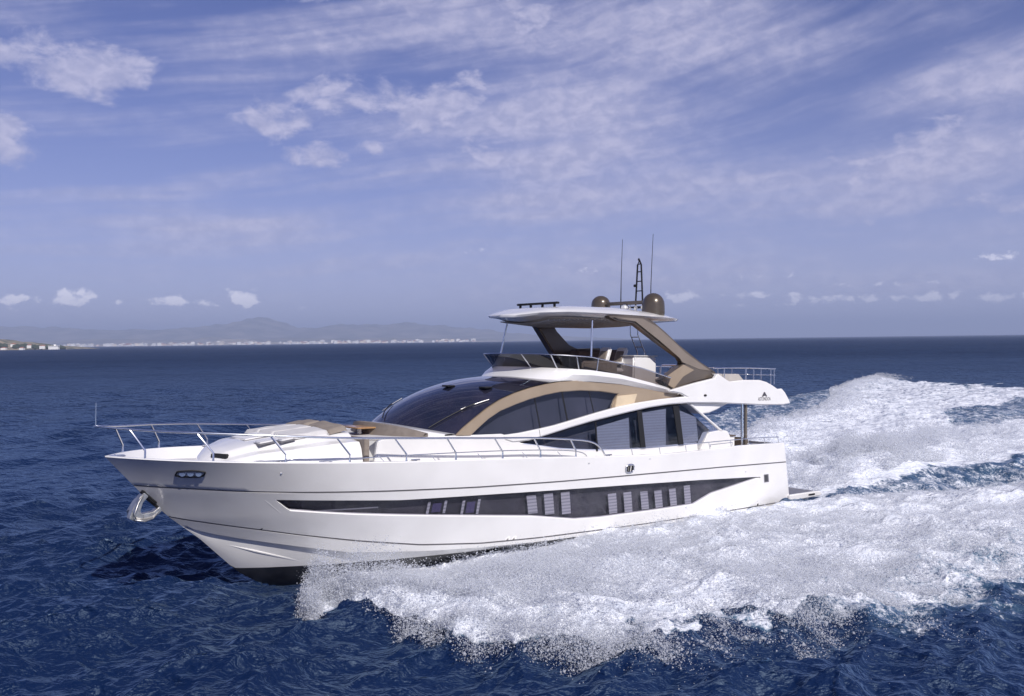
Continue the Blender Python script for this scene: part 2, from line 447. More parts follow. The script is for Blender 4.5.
def sea_mat():
    m = bpy.data.materials.new('sea_water'); m.use_nodes = True
    t = NT(m.node_tree); t.n.clear()
    geo = t.new('ShaderNodeNewGeometry').outputs['Position']
    at = t.new('ShaderNodeAttribute', attribute_name='foam').outputs['Fac']
    n1 = t.noise(t.mapping(geo, sc=(1, 1, .6)), .75, 6, .62, 1.2)
    n2 = t.noise(geo, 3.2, 6, .65, .8)
    n3 = t.noise(t.mapping(geo, rot=(0, 0, D2R(-50)), sc=(1.4, .5, 1)), 1.3, 5, .6, 1.5)
    n4 = t.noise(geo, 13.0, 4, .6, .4)
    nn = t.math('ADD', t.math('ADD', t.math('MULTIPLY', n1, .30), t.math('MULTIPLY', n2, .25)), t.math('ADD', t.math('MULTIPLY', n3, .20), t.math('MULTIPLY', n4, .25)))
    # foam coverage: lacy where thin, closed where thick
    thr = t.math('SUBTRACT', t.math('ADD', t.math('MULTIPLY', at, .62), nn), .80)
    cov = t.remap(thr, -.015, .10)
    cov = t.math('MULTIPLY', cov, t.remap(at, .02, .25))
    deep = t.mix(t.remap(t.noise(geo, .05, 3), .3, .7), (.0010, .0088, .043), (.0020, .0125, .056))
    aer = t.mix(t.remap(thr, -.22, .02), deep, (.13, .27, .38))
    aerf = t.remap(at, .3, .9)
    wcol = t.mix(t.math('MULTIPLY', aerf, .8), deep, aer)
    fcol = t.mix(t.remap(n2, .3, .65), (.66, .70, .78), (.86, .88, .925))
    vl = t.new('ShaderNodeVectorMath', operation='LENGTH'); t.l.new(geo, vl.inputs[0])
    D = vl.outputs['Value']
    r0 = t.noise(t.mapping(geo, rot=(0, 0, D2R(20)), sc=(.5, 1.0, 1)), .10, 3, .55, .4)
    ra = t.noise(t.mapping(geo, rot=(0, 0, D2R(14)), sc=(.5, 1.0, 1)), .62, 3, .58, .4)
    r1 = t.noise(t.mapping(geo, rot=(0, 0, D2R(22)), sc=(.5, 1.0, 1)), 2.6, 3, .58, .5)
    r2 = t.noise(t.mapping(geo, rot=(0, 0, D2R(12)), sc=(.55, 1.1, 1)), 9.0, 3, .58, .3)
    def bump(h, dist, nrm=None, strength=1.0):
        bp = t.new('ShaderNodeBump'); bp.inputs['Strength'].default_value = strength
        t.put(bp.inputs['Distance'], dist); t.l.new(h, bp.inputs['Height'])
        if nrm is not None: t.l.new(nrm, bp.inputs['Normal'])
        return bp.outputs[0]
    n0_ = bump(r0, t.remap(D, 60, 400, 0, 9.0))
    n1_ = bump(ra, t.remap(D, 25, 130, .08, 1.5), n0_)
    n2_ = bump(r1, .20, n1_)
    bp2 = t.new('ShaderNodeBump'); bp2.inputs['Strength'].default_value = .9; bp2.inputs['Distance'].default_value = .045
    t.l.new(r2, bp2.inputs['Height']); t.l.new(n2_, bp2.inputs['Normal'])
    bp3 = t.new('ShaderNodeBump'); bp3.inputs['Distance'].default_value = .10
    t.l.new(t.math('MULTIPLY', cov, .8), bp3.inputs['Strength'])
    t.l.new(t.math('ADD', t.noise(geo, 5.5, 6, .7), t.math('MULTIPLY', cov, .5)), bp3.inputs['Height']); t.l.new(bp2.outputs[0], bp3.inputs['Normal'])
    N_ = bp3.outputs[0]
    fr = t.new('ShaderNodeFresnel'); fr.inputs[0].default_value = 1.34; t.l.new(bp2.outputs[0], fr.inputs['Normal'])
    cap = t.remap(D, 20, 400, .55, .19)
    gust = t.remap(t.noise(t.mapping(geo, sc=(.35, 1, 1)), .012, 4, .6), .35, .65, 1.15, 1.75)
    fac = t.math('MINIMUM', t.math('MULTIPLY', fr.outputs[0], gust), cap)
    dw = t.new('ShaderNodeBsdfDiffuse'); t.l.new(wcol, dw.inputs[0]); t.l.new(N_, dw.inputs['Normal'])
    gw = t.new('ShaderNodeBsdfGlossy'); gw.inputs[0].default_value = (.60, .80, 1, 1); gw.inputs['Roughness'].default_value = .46
    t.l.new(bp2.outputs[0], gw.inputs['Normal'])
    m1 = t.new('ShaderNodeMixShader'); t.l.new(fac, m1.inputs[0]); t.l.new(dw.outputs[0], m1.inputs[1]); t.l.new(gw.outputs[0], m1.inputs[2])
    df_ = t.new('ShaderNodeBsdfDiffuse'); t.l.new(fcol, df_.inputs[0]); t.l.new(N_, df_.inputs['Normal'])
    m2 = t.new('ShaderNodeMixShader'); t.l.new(cov, m2.inputs[0]); t.l.new(m1.outputs[0], m2.inputs[1]); t.l.new(df_.outputs[0], m2.inputs[2])
    out = t.new('ShaderNodeOutputMaterial'); t.l.new(m2.outputs[0], out.inputs[0])
    return m


sea = link('sea', make_sea(), m=sea_mat())
sea['kind'] = 'structure'


# ------------------------------------------------------------------ haze, mountains, coast, town
def box_mesh(name, x0, x1, y0, y1, z0, z1):
    co = np.array([[x, y, z] for z in (z0, z1) for y in (y0, y1) for x in (x0, x1)], float)
    fc = np.array([[0, 2, 3, 1], [4, 5, 7, 6], [0, 1, 5, 4], [2, 6, 7, 3], [0, 4, 6, 2], [1, 3, 7, 5]])
    return mesh_np(name, co, fc, 4)


hz = bpy.data.materials.new('haze_air'); hz.use_nodes = True
t = NT(hz.node_tree); t.n.clear()
pv = t.new('ShaderNodeVolumePrincipled')
pv.inputs['Color'].default_value = (.62, .73, 1.0, 1)
pv.inputs['Density'].default_value = 1.4e-4
pv.inputs['Anisotropy'].default_value = 0.0
o_ = t.new('ShaderNodeOutputMaterial'); t.l.new(pv.outputs[0], o_.inputs['Volume'])
haze = link('haze', box_mesh('haze', -27000, 27000, -26500, 27500, -2.5, 420), m=hz)
haze['kind'] = 'stuff'


def terrain(name, pts, dist, depth, m, seed, rough_amp):
    """ridge seen at a distance: a real height field with its crest 'depth'/2 behind its shore"""
    pxs = np.linspace(pts[0][0], pts[-1][0], 420)
    hs = np.interp(pxs, [p[0] for p in pts], [p[1] for p in pts])
    rows = np.linspace(0, 1, 26)
    P, Q = np.meshgrid(pxs, rows)
    Hh = np.interp(P, pxs, hs)
    dd = dist + depth * Q
    x = (P - 512) / 930 * (dist + depth * .5)
    prof = np.sin(np.clip(Q, 0, 1) * np.pi) ** .8
    n = fbm(x / (depth * .12) + seed, dd / (depth * .12), 5) - .5
    n2 = np.abs(fbm(x / (depth * .05) + seed + 7, dd / (depth * .05), 3) - .5)
    z = Hh / 930 * (dist + depth * .5) * prof * (1 + rough_amp * n * .8 - rough_amp * .5 * n2 + rough_amp * .55 * (fbm(P * .09 + seed * 3, P * 0 + 2.5, 5) - .5)) - 3.0
    co = np.stack([x, dd, z], -1).reshape(-1, 3)
    nr, nc = P.shape
    i = np.arange(nr - 1)[:, None] * nc; j = np.arange(nc - 1)[None, :]
    fc = np.stack([i + j, i + j + 1, i + nc + j + 1, i + nc + j], -1).reshape(-1, 4)
    o = link(name, mesh_np(name, co, fc, 4), m=m)
    o['kind'] = 'structure'
    return o


M['mount'] = mat('dry_mountain', rough=.95, build=mottled((.10, .10, .075), (.26, .23, .19), .004, 6))
M['shore'] = mat('coastal_ground', rough=.95, build=mottled((.24, .21, .165), (.42, .38, .31), .01, 6))
M['head'] = mat('scrub_headland', rough=.95, build=mottled((.05, .065, .03), (.36, .29, .19), .035, 6))
terrain('mountains', [(-160, 15), (-60, 19), (0, 18.5), (30, 20), (55, 20), (80, 17), (120, 16.5), (160, 16), (195, 18.5), (215, 19), (236, 19), (242, 22), (248, 21), (255, 24),
                      (262, 25), (268, 24.5), (275, 22), (284, 19), (296, 16.5), (315, 15.5), (330, 17), (350, 18), (375, 19.5), (390, 19), (410, 19),
                      (440, 17), (470, 14), (500, 10), (540, 6), (590, 3), (640, 0)], 10500, 4000, M['mount'], 3, .55)
terrain('foothills', [(-160, 8), (0, 7), (60, 6), (110, 8), (150, 6), (200, 6), (215, 8), (224, 7), (232, 5), (260, 6), (300, 6), (350, 5), (400, 5), (450, 4), (490, 3), (530, .5)],
        8300, 1800, M['mount'], 9, .5)
terrain('coast', [(-160, 3), (0, 2.5), (100, 2.2), (205, 2.0), (222, 3.2), (226, 6), (246, 6), (254, 3.0), (300, 2.2), (400, 1.8), (470, 1.4), (520, .3)], 7000, 1100, M['shore'], 5, .3)
terrain('headland', [(-260, 18), (-120, 16), (-40, 14), (-5, 12.5), (3, 11), (8, 8.6), (14, 8.6), (18, 9.6), (24, 8.4), (30, 6.8), (38, 5.2), (50, 5.4), (58, 4.8), (66, 3.2), (78, 1)], 1750, 420, M['head'], 2, .35)

wallmats = [mat('pale_wall_%s' % n, c, .8) for n, c in (('white', (.85, .84, .80)), ('cream', (.78, .70, .58)), ('rose', (.70, .56, .48)), ('grey', (.6, .6, .6)))]
M['roofm'] = mat('clay_roof', (.34, .15, .09), .9)


def house_mesh(name, wd, dp, hh, hip):
    bm = bmesh.new()
    vs = [bm.verts.new((x * wd / 2, y * dp / 2, z)) for z in (-3, hh) for x, y in ((-1, -1), (1, -1), (1, 1), (-1, 1))]
    for a in range(4):
        bm.faces.new((vs[a], vs[(a + 1) % 4], vs[4 + (a + 1) % 4], vs[4 + a]))
    e = .04 * wd
    top = [bm.verts.new((x * (wd / 2 + e), y * (dp / 2 + e), hh)) for x, y in ((-1, -1), (1, -1), (1, 1), (-1, 1))]
    for a in range(4):
        bm.faces.new((vs[4 + a], vs[4 + (a + 1) % 4], top[(a + 1) % 4], top[a]))
    if hip:
        r1 = bm.verts.new((-wd * .22, 0, hh + dp * .28)); r2 = bm.verts.new((wd * .22, 0, hh + dp * .28))
        fs = [bm.faces.new((top[0], top[1], r2, r1)), bm.faces.new((top[1], top[2], r2)), bm.faces.new((top[2], top[3], r1, r2)), bm.faces.new((top[3], top[0], r1))]
        for f in fs: f.material_index = 1
    else:
        up_ = [bm.verts.new((v.co.x, v.co.y, hh + .9)) for v in top]
        for a in range(4): bm.faces.new((top[a], top[(a + 1) % 4], up_[(a + 1) % 4], up_[a]))
        bm.faces.new(up_)
        # stair tower
        q = [bm.verts.new((x * wd * .1 + wd * .1, y * dp * .16, z)) for z in (hh + .9, hh + 3.6) for x, y in ((-1, -1), (1, -1), (1, 1), (-1, 1))]
        for a in range(4): bm.faces.new((q[a], q[(a + 1) % 4], q[4 + (a + 1) % 4], q[4 + a]))
        bm.faces.new(q[4:])
    me = bpy.data.meshes.new(name); bm.to_mesh(me); bm.free()
    return me


protos = []
for k in range(10):
    hip = k in (3, 7)
    me = house_mesh('town_building', random.uniform(16, 52), random.uniform(14, 24), random.choice([6, 9, 9, 12, 15, 18, 27]), hip)
    me.materials.append(wallmats[[0, 0, 1, 0, 0, 2, 0, 1, 3, 0][k]]); me.materials.append(M['roofm'])
    protos.append(me)
pxs = list(np.concatenate([rng.uniform(62, 225, 90), rng.normal(256, 12, 24), rng.uniform(285, 475, 110), rng.normal(300, 10, 16)]))
for k, px in enumerate(pxs):
    D = random.uniform(6990, 7180)
    o = link('town_building', protos[k % 10])
    o.location = ((px - 512) / 930 * D, D, .5 + (D - 6990) * .05)
    o.rotation_euler.z = random.uniform(-.5, .5)
    o['label'] = 'tiny pale building in the hazy town along the far shore below the mountains'
    o['category'] = 'building'
    o['group'] = 'pale buildings of the far town'
for px, hh, wd, zb0, D, lab in ((4, 3.2, 13, 2.0, 1790, 'small white house by the water at the left edge of the photo'),
                        (14, 3.6, 14, 9, 1850, 'pale house beside dark scrub high on the headland'),
                        (30, 4.2, 12, 6, 1830, 'white house with pointed clay roof in the middle of the headland'),
                        (43, 4.2, 15, 4.5, 1810, 'white house right of the pointed roof on the headland shore'),
                        (54, 4.6, 26, 3.2, 1800, 'long low white building at the tip of the headland'),
                        (22, 2.6, 11, 2.0, 1790, 'low pale house by the water under the dark scrub')):
    o = link('seaside_house', house_mesh('seaside_house', wd * .72, 7, hh * .72, px != 54))
    o.data.materials.append(wallmats[0]); o.data.materials.append(M['roofm'])
    o.location = ((px - 512) / 930 * D, D, zb0)
    o['label'] = lab; o['category'] = 'house'
M['scrub'] = mat('dark_scrub_leaves', rough=.9, build=mottled((.025, .04, .018), (.07, .09, .04), .6, 5))
def shrub_mesh(r):
    bm = bmesh.new(); bmesh.ops.create_icosphere(bm, subdivisions=3, radius=r)
    for v in bm.verts:
        k = .75 + .7 * random.random(); v.co *= k; v.co.z = v.co.z * .75 + r * .5
    me = bpy.data.meshes.new('shrub'); bm.to_mesh(me); bm.free(); me.materials.append(M['scrub']); return me
shr = [shrub_mesh(r) for r in (2.6, 3.6, 4.6)]
for k in range(60):
    px = [random.uniform(-6, 8), random.uniform(15, 27), random.uniform(32, 42), random.uniform(46, 66)][k % 4]
    D = random.uniform(1800, 1870)
    o = link('shrub', shr[k % 3])
    o.location = ((px - 512) / 930 * D, D, float(np.interp(px, [-6, 8, 14, 20, 30, 45, 66], [9, 7, 6, 8, 4.5, 3.5, 1.5])) * random.uniform(.5, 1))
    o.rotation_euler.z = random.uniform(0, 6)
    o['label'] = 'dark round bush on the scrubby headland at the far left'
    o['category'] = 'shrub'; o['group'] = 'bushes on the headland'

# ------------------------------------------------------------------ the yacht
root = bpy.data.objects.new('motor_yacht', None)
COL.objects.link(root)
ca, sa = math.cos(AL), math.sin(AL)
ex = Vector((-ct * ca, -st_ * ca, sa)); ey = Vector((st_, -ct, 0)); ez = ex.cross(ey)
root.matrix_world = Matrix(((ex.x, ey.x, ez.x, ORG[0]), (ex.y, ey.y, ez.y, ORG[1]), (ex.z, ey.z, ez.z, ORG[2]), (0, 0, 0, 1)))
root['label'] = 'large white motor yacht with bronze trim and smoked windows speeding over the blue sea'
root['category'] = 'yacht'


def smooth(o, on=True, angle=None):
    me = o.data
    me.polygons.foreach_set('use_smooth', np.full(len(me.polygons), on))
    if angle is not None:
        me.set_sharp_from_angle(angle=D2R(angle))
    return o


def bevel(o, wdt=.015, seg=2):
    b = o.modifiers.new('bevel', 'BEVEL'); b.width = wdt; b.segments = seg; b.limit_method = 'ANGLE'; b.angle_limit = D2R(40)
    b.harden_normals = False
    return o


def mir(o, parent=None):
    """the same part on the starboard side"""
    me = o.data.copy()
    bm = bmesh.new(); bm.from_mesh(me)
    for v in bm.verts: v.co.y = -v.co.y
    bmesh.ops.reverse_faces(bm, faces=bm.faces)
    bm.to_mesh(me); bm.free()
    n = bpy.data.objects.new(o.name.split('.')[0], me)
    COL.objects.link(n); n.parent = parent if parent is not None else o.parent
    for md in o.modifiers:
        if md.type == 'BEVEL': bevel(n, md.width, md.segments)
    return n


def cat(pts, n=4, closed=False):
    """Catmull-Rom through the points"""
    P = [Vector(p) for p in pts]; out = []
    m = len(P)
    rngk = range(m) if closed else range(m - 1)
    for i in rngk:
        p0 = P[(i - 1) % m] if closed or i > 0 else P[0]
        p1 = P[i]; p2 = P[(i + 1) % m]
        p3 = P[(i + 2) % m] if closed or i + 2 < m else P[-1]
        for k in range(n):
            u = k / n
            out.append(.5 * ((2 * p1) + (p2 - p0) * u + (2 * p0 - 5 * p1 + 4 * p2 - p3) * u * u + (3 * p1 - p0 - 3 * p2 + p3) * u ** 3))
    if not closed: out.append(P[-1])
    return out


def slab(name, poly, yf, thick, m, parent=root, both=True, bev=.02, par2=None):
    bm = bmesh.new()
    fy = yf if callable(yf) else (lambda x, z: yf)
    a = [bm.verts.new((x, fy(x, z), z)) for x, z in poly]
    b = [bm.verts.new((x, fy(x, z) - thick, z)) for x, z in poly]
    n = len(poly)
    f1 = bm.faces.new(a); f2 = bm.faces.new(b[::-1])
    for i in range(n): bm.faces.new((a[i], b[i], b[(i + 1) % n], a[(i + 1) % n]))
    bmesh.ops.recalc_face_normals(bm, faces=bm.faces)
    if bev:
        edges = [e for e in bm.edges if e.is_manifold and e.calc_face_angle(0) > D2R(38)]
        bmesh.ops.bevel(bm, geom=edges, offset=bev, segments=2, affect='EDGES', clamp_overlap=True)
    bmesh.ops.triangulate(bm, faces=[f for f in bm.faces if len(f.verts) > 4])
    me = bpy.data.meshes.new(name); bm.to_mesh(me); bm.free()
    o = link(name, me, parent, m)
    smooth(o, True, 32)
    if both:
        mir(o, par2)
    return o


def grid(name, rows, m, parent=root, closed=False, sm=30, flip=False, cap=False):
    """rows: list of equal-length point lists"""
    nr, nc = len(rows), len(rows[0])
    co = np.array([[tuple(p) for p in r] for r in rows], float).reshape(-1, 3)
    fc = []
    for i in range(nr - 1):
        for j in range(nc if closed else nc - 1):
            q = [i * nc + j, i * nc + (j + 1) % nc, (i + 1) * nc + (j + 1) % nc, (i + 1) * nc + j]
            fc.append(q[::-1] if flip else q)
    me = mesh_np(name, co, np.array(fc), 4)
    if cap or sm is not None:
        bm = bmesh.new(); bm.from_mesh(me)
        if cap:
            bm.verts.ensure_lookup_table()
            for r in (0, nr - 1):
                vs = [bm.verts[r * nc + j] for j in range(nc)]
                try: bm.faces.new(vs)
                except ValueError: pass
        bmesh.ops.remove_doubles(bm, verts=bm.verts, dist=1e-4)
        bmesh.ops.recalc_face_normals(bm, faces=bm.faces)
        bm.to_mesh(me); bm.free()
    o = link(name, me, parent, m)
    if sm is not None: smooth(o, True, sm)
    return o


def tube(name, paths, r, m, parent=root, seg=8):
    """round bars along polylines, all in one mesh"""
    if not isinstance(paths[0][0], (list, tuple, Vector)): paths = [paths]
    bm = bmesh.new()
    for path in paths:
        P = [Vector(p) for p in path]
        prev = None; n_ = len(P)
        up = Vector((0, 0, 1))
        for i, p in enumerate(P):
            d = (P[min(i + 1, n_ - 1)] - P[max(i - 1, 0)]).normalized()
            ref = up if abs(d.dot(up)) < .95 else Vector((0, 1, 0))
            a = d.cross(ref).normalized(); b = d.cross(a).normalized()
            rr = r[i] if isinstance(r, (list, tuple)) else r
            ring = [bm.verts.new(p + (a * math.cos(2 * math.pi * k / seg) + b * math.sin(2 * math.pi * k / seg)) * rr) for k in range(seg)]
            if prev:
                for k in range(seg): bm.faces.new((prev[k], prev[(k + 1) % seg], ring[(k + 1) % seg], ring[k]))
            else: bm.faces.new(ring[::-1])
            prev = ring
        bm.faces.new(prev)
    bmesh.ops.recalc_face_normals(bm, faces=bm.faces)
    me = bpy.data.meshes.new(name); bm.to_mesh(me); bm.free()
    return smooth(link(name, me, parent, m), True, 50)


def rbox(name, c, sz, m, parent=root, bev=.03, rot=None, seg=3, taper=None):
    bm = bmesh.new()
    bmesh.ops.create_cube(bm, size=1)
    for v in bm.verts:
        v.co = Vector((v.co.x * sz[0], v.co.y * sz[1], v.co.z * sz[2]))
        if taper and v.co.z > 0: v.co.x *= taper[0]; v.co.y *= taper[1]
    if bev: bmesh.ops.bevel(bm, geom=bm.edges, offset=min(bev, min(sz) * .45), segments=seg, affect='EDGES')
    if rot: bmesh.ops.rotate(bm, verts=bm.verts, matrix=Matrix.Rotation(rot[1], 3, rot[0]))
    bmesh.ops.translate(bm, verts=bm.verts, vec=Vector(c))
    me = bpy.data.meshes.new(name); bm.to_mesh(me); bm.free()
    return smooth(link(name, me, parent, m), True, 40)


# ---- hull surface
STEM = [(-.95, 17.0), (-.85, 18.3), (-.74, 19.18), (-.4, 20.05), (-.06, 20.6), (.13, 20.82), (.95, 21.67), (1.57, 22.44), (2.28, 23.18), (3.18, 24.0), (3.4, 24.2)]
xs_ = lambda z: np.interp(z, [p[0] for p in STEM], [p[1] for p in STEM])
SHEER = [(0, 2.50), (2, 2.54), (3.4, 2.56), (5.6, 2.52), (7.57, 2.51), (10, 2.59), (12.1, 2.69), (14.2, 2.775), (16, 2.84), (17.6, 2.90), (19, 2.965), (20.5, 3.04), (22.1, 3.11), (23.6, 3.165), (24.1, 3.18)]
CHINE = [(0, .15), (6, .17), (12, .20), (14, .24), (16, .32), (18.29, .47), (19.52, .70), (20.88, .97), (21.43, 1.10), (21.92, 1.25), (22.3, 1.36)]
zsh = lambda x: np.interp(x, [p[0] for p in SHEER], [p[1] for p in SHEER])
zch = lambda x: np.interp(x, [p[0] for p in CHINE], [p[1] for p in CHINE])


def hb(x, z):
    v = float(np.clip((z - zch(x)) / (zsh(x) - zch(x)), 0, 1))
    B = 2.74 + .28 * v ** .8
    s = 3.1 - 1.35 * v ** 1.1
    b = B * (1 - math.exp(-max(float(xs_(z)) - x, 0) / s))
    return b * (1 - .065 * (max(8 - x, 0) / 8) ** 2)


ROW = {
    'line1': [(.4, 1.80), (4.45, 1.89), (8.55, 1.94), (12, 1.98), (15, 2.05), (17.71, 2.15), (20.0, 2.25), (21.32, 2.32), (22.31, 2.39), (23.3, 2.44)],
    'btop': [(2.05, 1.36), (2.44, 1.39), (5.57, 1.53), (8.55, 1.63), (11.97, 1.73), (14.89, 1.82), (17.37, 1.88), (18.73, 1.97), (20.51, 2.075)],
    'bbot': [(2.05, 1.30), (2.24, 1.30), (4.83, .98), (5.75, .69), (7.93, .68), (10.17, .69), (11.21, .74), (12.91, 1.00), (15.1, 1.22), (17.25, 1.43), (18.62, 1.57), (19.61, 1.69), (20.10, 1.75), (20.51, 2.07)],
    'line2': [(0, .28), (8, .285), (12.5, .33), (14.55, .385), (16.43, .53), (18.12, .78), (19.62, 1.04), (20.54, 1.22), (21.41, 1.38), (22.04, 1.50), (22.5, 1.60)],
}
rf = lambda k: (lambda x: float(np.interp(x, [p[0] for p in ROW[k]], [p[1] for p in ROW[k]])))
xe = lambda z: .65 * (z - .5) / 2.0 if z > .5 else 0.0


def row_pts(zf, n=110, inset=0.0, x0=None, x1=None):
    """points on the hull along the curve z = zf(x)"""
    if x1 is None:
        x1 = 24.0
        for _ in range(40): x1 = float(xs_(zf(x1)))
    if x0 is None: x0 = xe(zf(0.3))
    out = []
    for i in range(n + 1):
        u = i / n
        x = x1 + (x0 - x1) * (u ** 1.35)
        z = zf(x)
        out.append((x, max(hb(x, z) - inset, 0.0), z))
    return out


def between(fa, fb, k):
    return lambda x: fa(x) * (1 - k) + fb(x) * k


zs = lambda x: float(zsh(x))
l1, bt, bb, l2, zc = rf('line1'), rf('btop'), rf('bbot'), rf('line2'), (lambda x: float(zch(x)))


def hull_half(sgn):
    S = lambda rows: [[(p[0], p[1] * sgn, p[2]) for p in r] for r in rows]
    bm = bmesh.new()

    def add(rows, mi=0):
        vs = [[bm.verts.new(p) for p in r] for r in S(rows)]
        for i in range(len(vs) - 1):
            for j in range(len(vs[0]) - 1):
                try: bm.faces.new((vs[i][j], vs[i + 1][j], vs[i + 1][j + 1], vs[i][j + 1])).material_index = mi
                except ValueError: pass
    g = .022
    add([row_pts(between(zs, lambda x: l1(x) + g, k)) for k in np.linspace(0, 1, 9)])
    add([row_pts(lambda x: l1(x) + g), row_pts(l1, inset=.03), row_pts(lambda x: l1(x) - g)], 2)  # shadow line of the upper knuckle put in as grey
    # above the window band, the band's gap itself, and below it
    N = 170
    XB0, XB1 = 2.05, 20.51
    xl = [2.05 + (20.51 - 2.05) * i / N for i in range(N + 1)]
    # vertical strips: forward of the band, aft of the band
    def strip_block(xa_f, xb_f, nx, ztf, zbf, nz):
        rows = []
        for k in range(nz + 1):
            r = []
            for i in range(nx + 1):
                u = i / nx
                kk = k / nz
                z0_ = None
                x = xa_f + (xb_f - xa_f) * u if not callable(xb_f) else None
                if x is None:
                    # forward end follows the stem
                    xt = 23.0
                    for _ in range(25):
                        zt = ztf(xt) * (1 - kk) + zbf(xt) * kk
                        xt = float(xs_(zt))
                    x = xa_f + (xt - xa_f) * u ** .8
                z = ztf(x) * (1 - kk) + zbf(x) * kk
                r.append((x, max(hb(x, z), 0), z))
            rows.append(r)
        add(rows)
    lo1 = lambda x: l1(x) - g
    hi2 = lambda x: l2(x) + g
    strip_block(XB1, (lambda: 0), 40, lo1, hi2, 12)
    # aft block with raked end
    rows = []
    for k in range(13):
        r = []
        for i in range(13):
            u = i / 12
            z_ = lo1(0) * (1 - k / 12) + hi2(0) * (k / 12)
            x = xe(z_) + (XB0 - xe(z_)) * u
            z = lo1(x) * (1 - k / 12) + hi2(x) * k / 12
            r.append((x, hb(x, z), z))
        rows.append(r)
    add(rows)
    add([[(x, hb(x, lo1(x) * (1 - k) + bt(x) * k), lo1(x) * (1 - k) + bt(x) * k) for x in xl] for k in np.linspace(0, 1, 4)])
    add([[(x, hb(x, bb(x) * (1 - k) + hi2(x) * k), bb(x) * (1 - k) + hi2(x) * k) for x in xl] for k in np.linspace(0, 1, 6)])
    # lips of the band, turned inwards; the lower lip slopes out as a ledge
    add([[(x, hb(x, bt(x)), bt(x)) for x in xl], [(x, hb(x, bt(x)) - .075, bt(x) - .01) for x in xl]])
    add([[(x, hb(x, bb(x)), bb(x)) for x in xl], [(x, hb(x, bb(x)) - .02, bb(x) + .03) for x in xl], [(x, hb(x, bb(x)) - .085, bb(x) + .05) for x in xl]])
    add([row_pts(lambda x: l2(x) + g), row_pts(l2, inset=.028), row_pts(lambda x: l2(x) - g)], 2)  # lower crease, its shade likewise put into the grey
    add([row_pts(between(lambda x: l2(x) - g, zc, k)) for k in np.linspace(0, 1, 4)])
    # bottom
    xc = row_pts(zc)
    stz = lambda x: float(np.interp(x, [17.0, 18.3, 19.18, 20.05, 20.6, 20.82, 21.67, 22.44, 23.18], [-.95, -.85, -.74, -.4, -.06, .13, .95, 1.57, 2.28]))
    keel = lambda x: stz(x) if x > 17 else -.95 + .012 * (17 - x)
    rows_w, rows_b = [], []
    kb = []
    for (x, y, z) in xc:
        zk = min(keel(x), z - 1e-4)
        flat = min(.10, y * .4)
        kb.append((x, y, z, zk, flat))
    def bot(x, y, z, zk, flat, t):
        yy = (y - flat) * (1 - t)
        return (x, yy, z + (zk - z) * (t + .10 * math.sin(math.pi * t) * (1 if x > 14 else 0)))
    WL = .10
    def tb(z, zk, x):
        if zk >= WL: return 1.0
        lo, hi = 0., 1.
        for _ in range(22):
            md = (lo + hi) / 2
            zz_ = z + (zk - z) * (md + .10 * math.sin(math.pi * md) * (1 if x > 14 else 0))
            if zz_ > WL: lo = md
            else: hi = md
        return hi
    add([xc, [(x, y - fl, z - .01) for x, y, z, zk, fl in kb]])
    add([[bot(*q, tb(q[2], q[3], q[0]) * k) for q in kb] for k in np.linspace(0, 1, 6)])
    add([[bot(*q, tb(q[2], q[3], q[0]) + (1 - tb(q[2], q[3], q[0])) * k) for q in kb] for k in np.linspace(0, 1, 7)], 1)
    return bm


hull_me = bpy.data.meshes.new('hull')
bmA = hull_half(1); tmp = bpy.data.meshes.new('t'); bmA.to_mesh(tmp)
bmB = hull_half(-1); tmp2 = bpy.data.meshes.new('t2'); bmB.to_mesh(tmp2)
bmC = bmesh.new(); bmC.from_mesh(tmp); bmC.from_mesh(tmp2)
bmesh.ops.remove_doubles(bmC, verts=bmC.verts, dist=.0008)
bmesh.ops.recalc_face_normals(bmC, faces=bmC.faces)
bmC.to_mesh(hull_me)
for q in (bmA, bmB, bmC): q.free()
bpy.data.meshes.remove(tmp); bpy.data.meshes.remove(tmp2)
hull = link('hull', hull_me, root, [M['gel'], M['anti'], M['groove']])
smooth(hull, True, 24)

# transom
tr = [(xe(z), hb(xe(z), z), z) for z in np.linspace(.0, 2.5, 16)]
grid('transom', [[(x + .01, y * k, z) for x, y, z in tr] for k in np.linspace(-1, 1, 13)], M['gel'])

# bow spray rail under the chine
for sg in (1, -1):
    pts = []
    for u in np.linspace(0, 1, 30):
        x = 21.55 - 4.0 * u
        y0 = hb(x, float(zch(x))); z0 = float(zch(x))
        zk = float(np.interp(x, [17.0, 18.3, 19.18, 20.05, 20.6, 20.82, 21.67, 22.44], [-.95, -.85, -.74, -.4, -.06, .13, .95, 1.57]))
        z = .93 - .30 * (21.55 - x) ; z = max(z, .12)
        f = min(max((z0 - z) / max(z0 - zk, .05), 0.02), .98)
        pts.append((x, (y0 - .1) * (1 - f) , z))
    prof = [(0, .05), (.075, .0), (.06, -.03), (-.05, -.02)]
    rows = []
    for i, (x, y, z) in enumerate(pts):
        k = min(1, i / 8)
        rows.append([(x, (y + a * k) * sg, z + b * k) for a, b in prof])
    grid('spray_rail', rows, M['gel'], hull, closed=True)


# ---- band of hull windows
def band_strip(name, off, m, parent, x0, x1, zt, zb_, n, sgn, sm=30):
    rows = []
    for k in np.linspace(0, 1, 4):
        rows.append([(x, (hb(x, zt(x) * (1 - k) + zb_(x) * k) - off) * sgn, zt(x) * (1 - k) + zb_(x) * k) for x in np.linspace(x0, x1, n)])
    return grid(name, rows, m, parent, sm=sm)


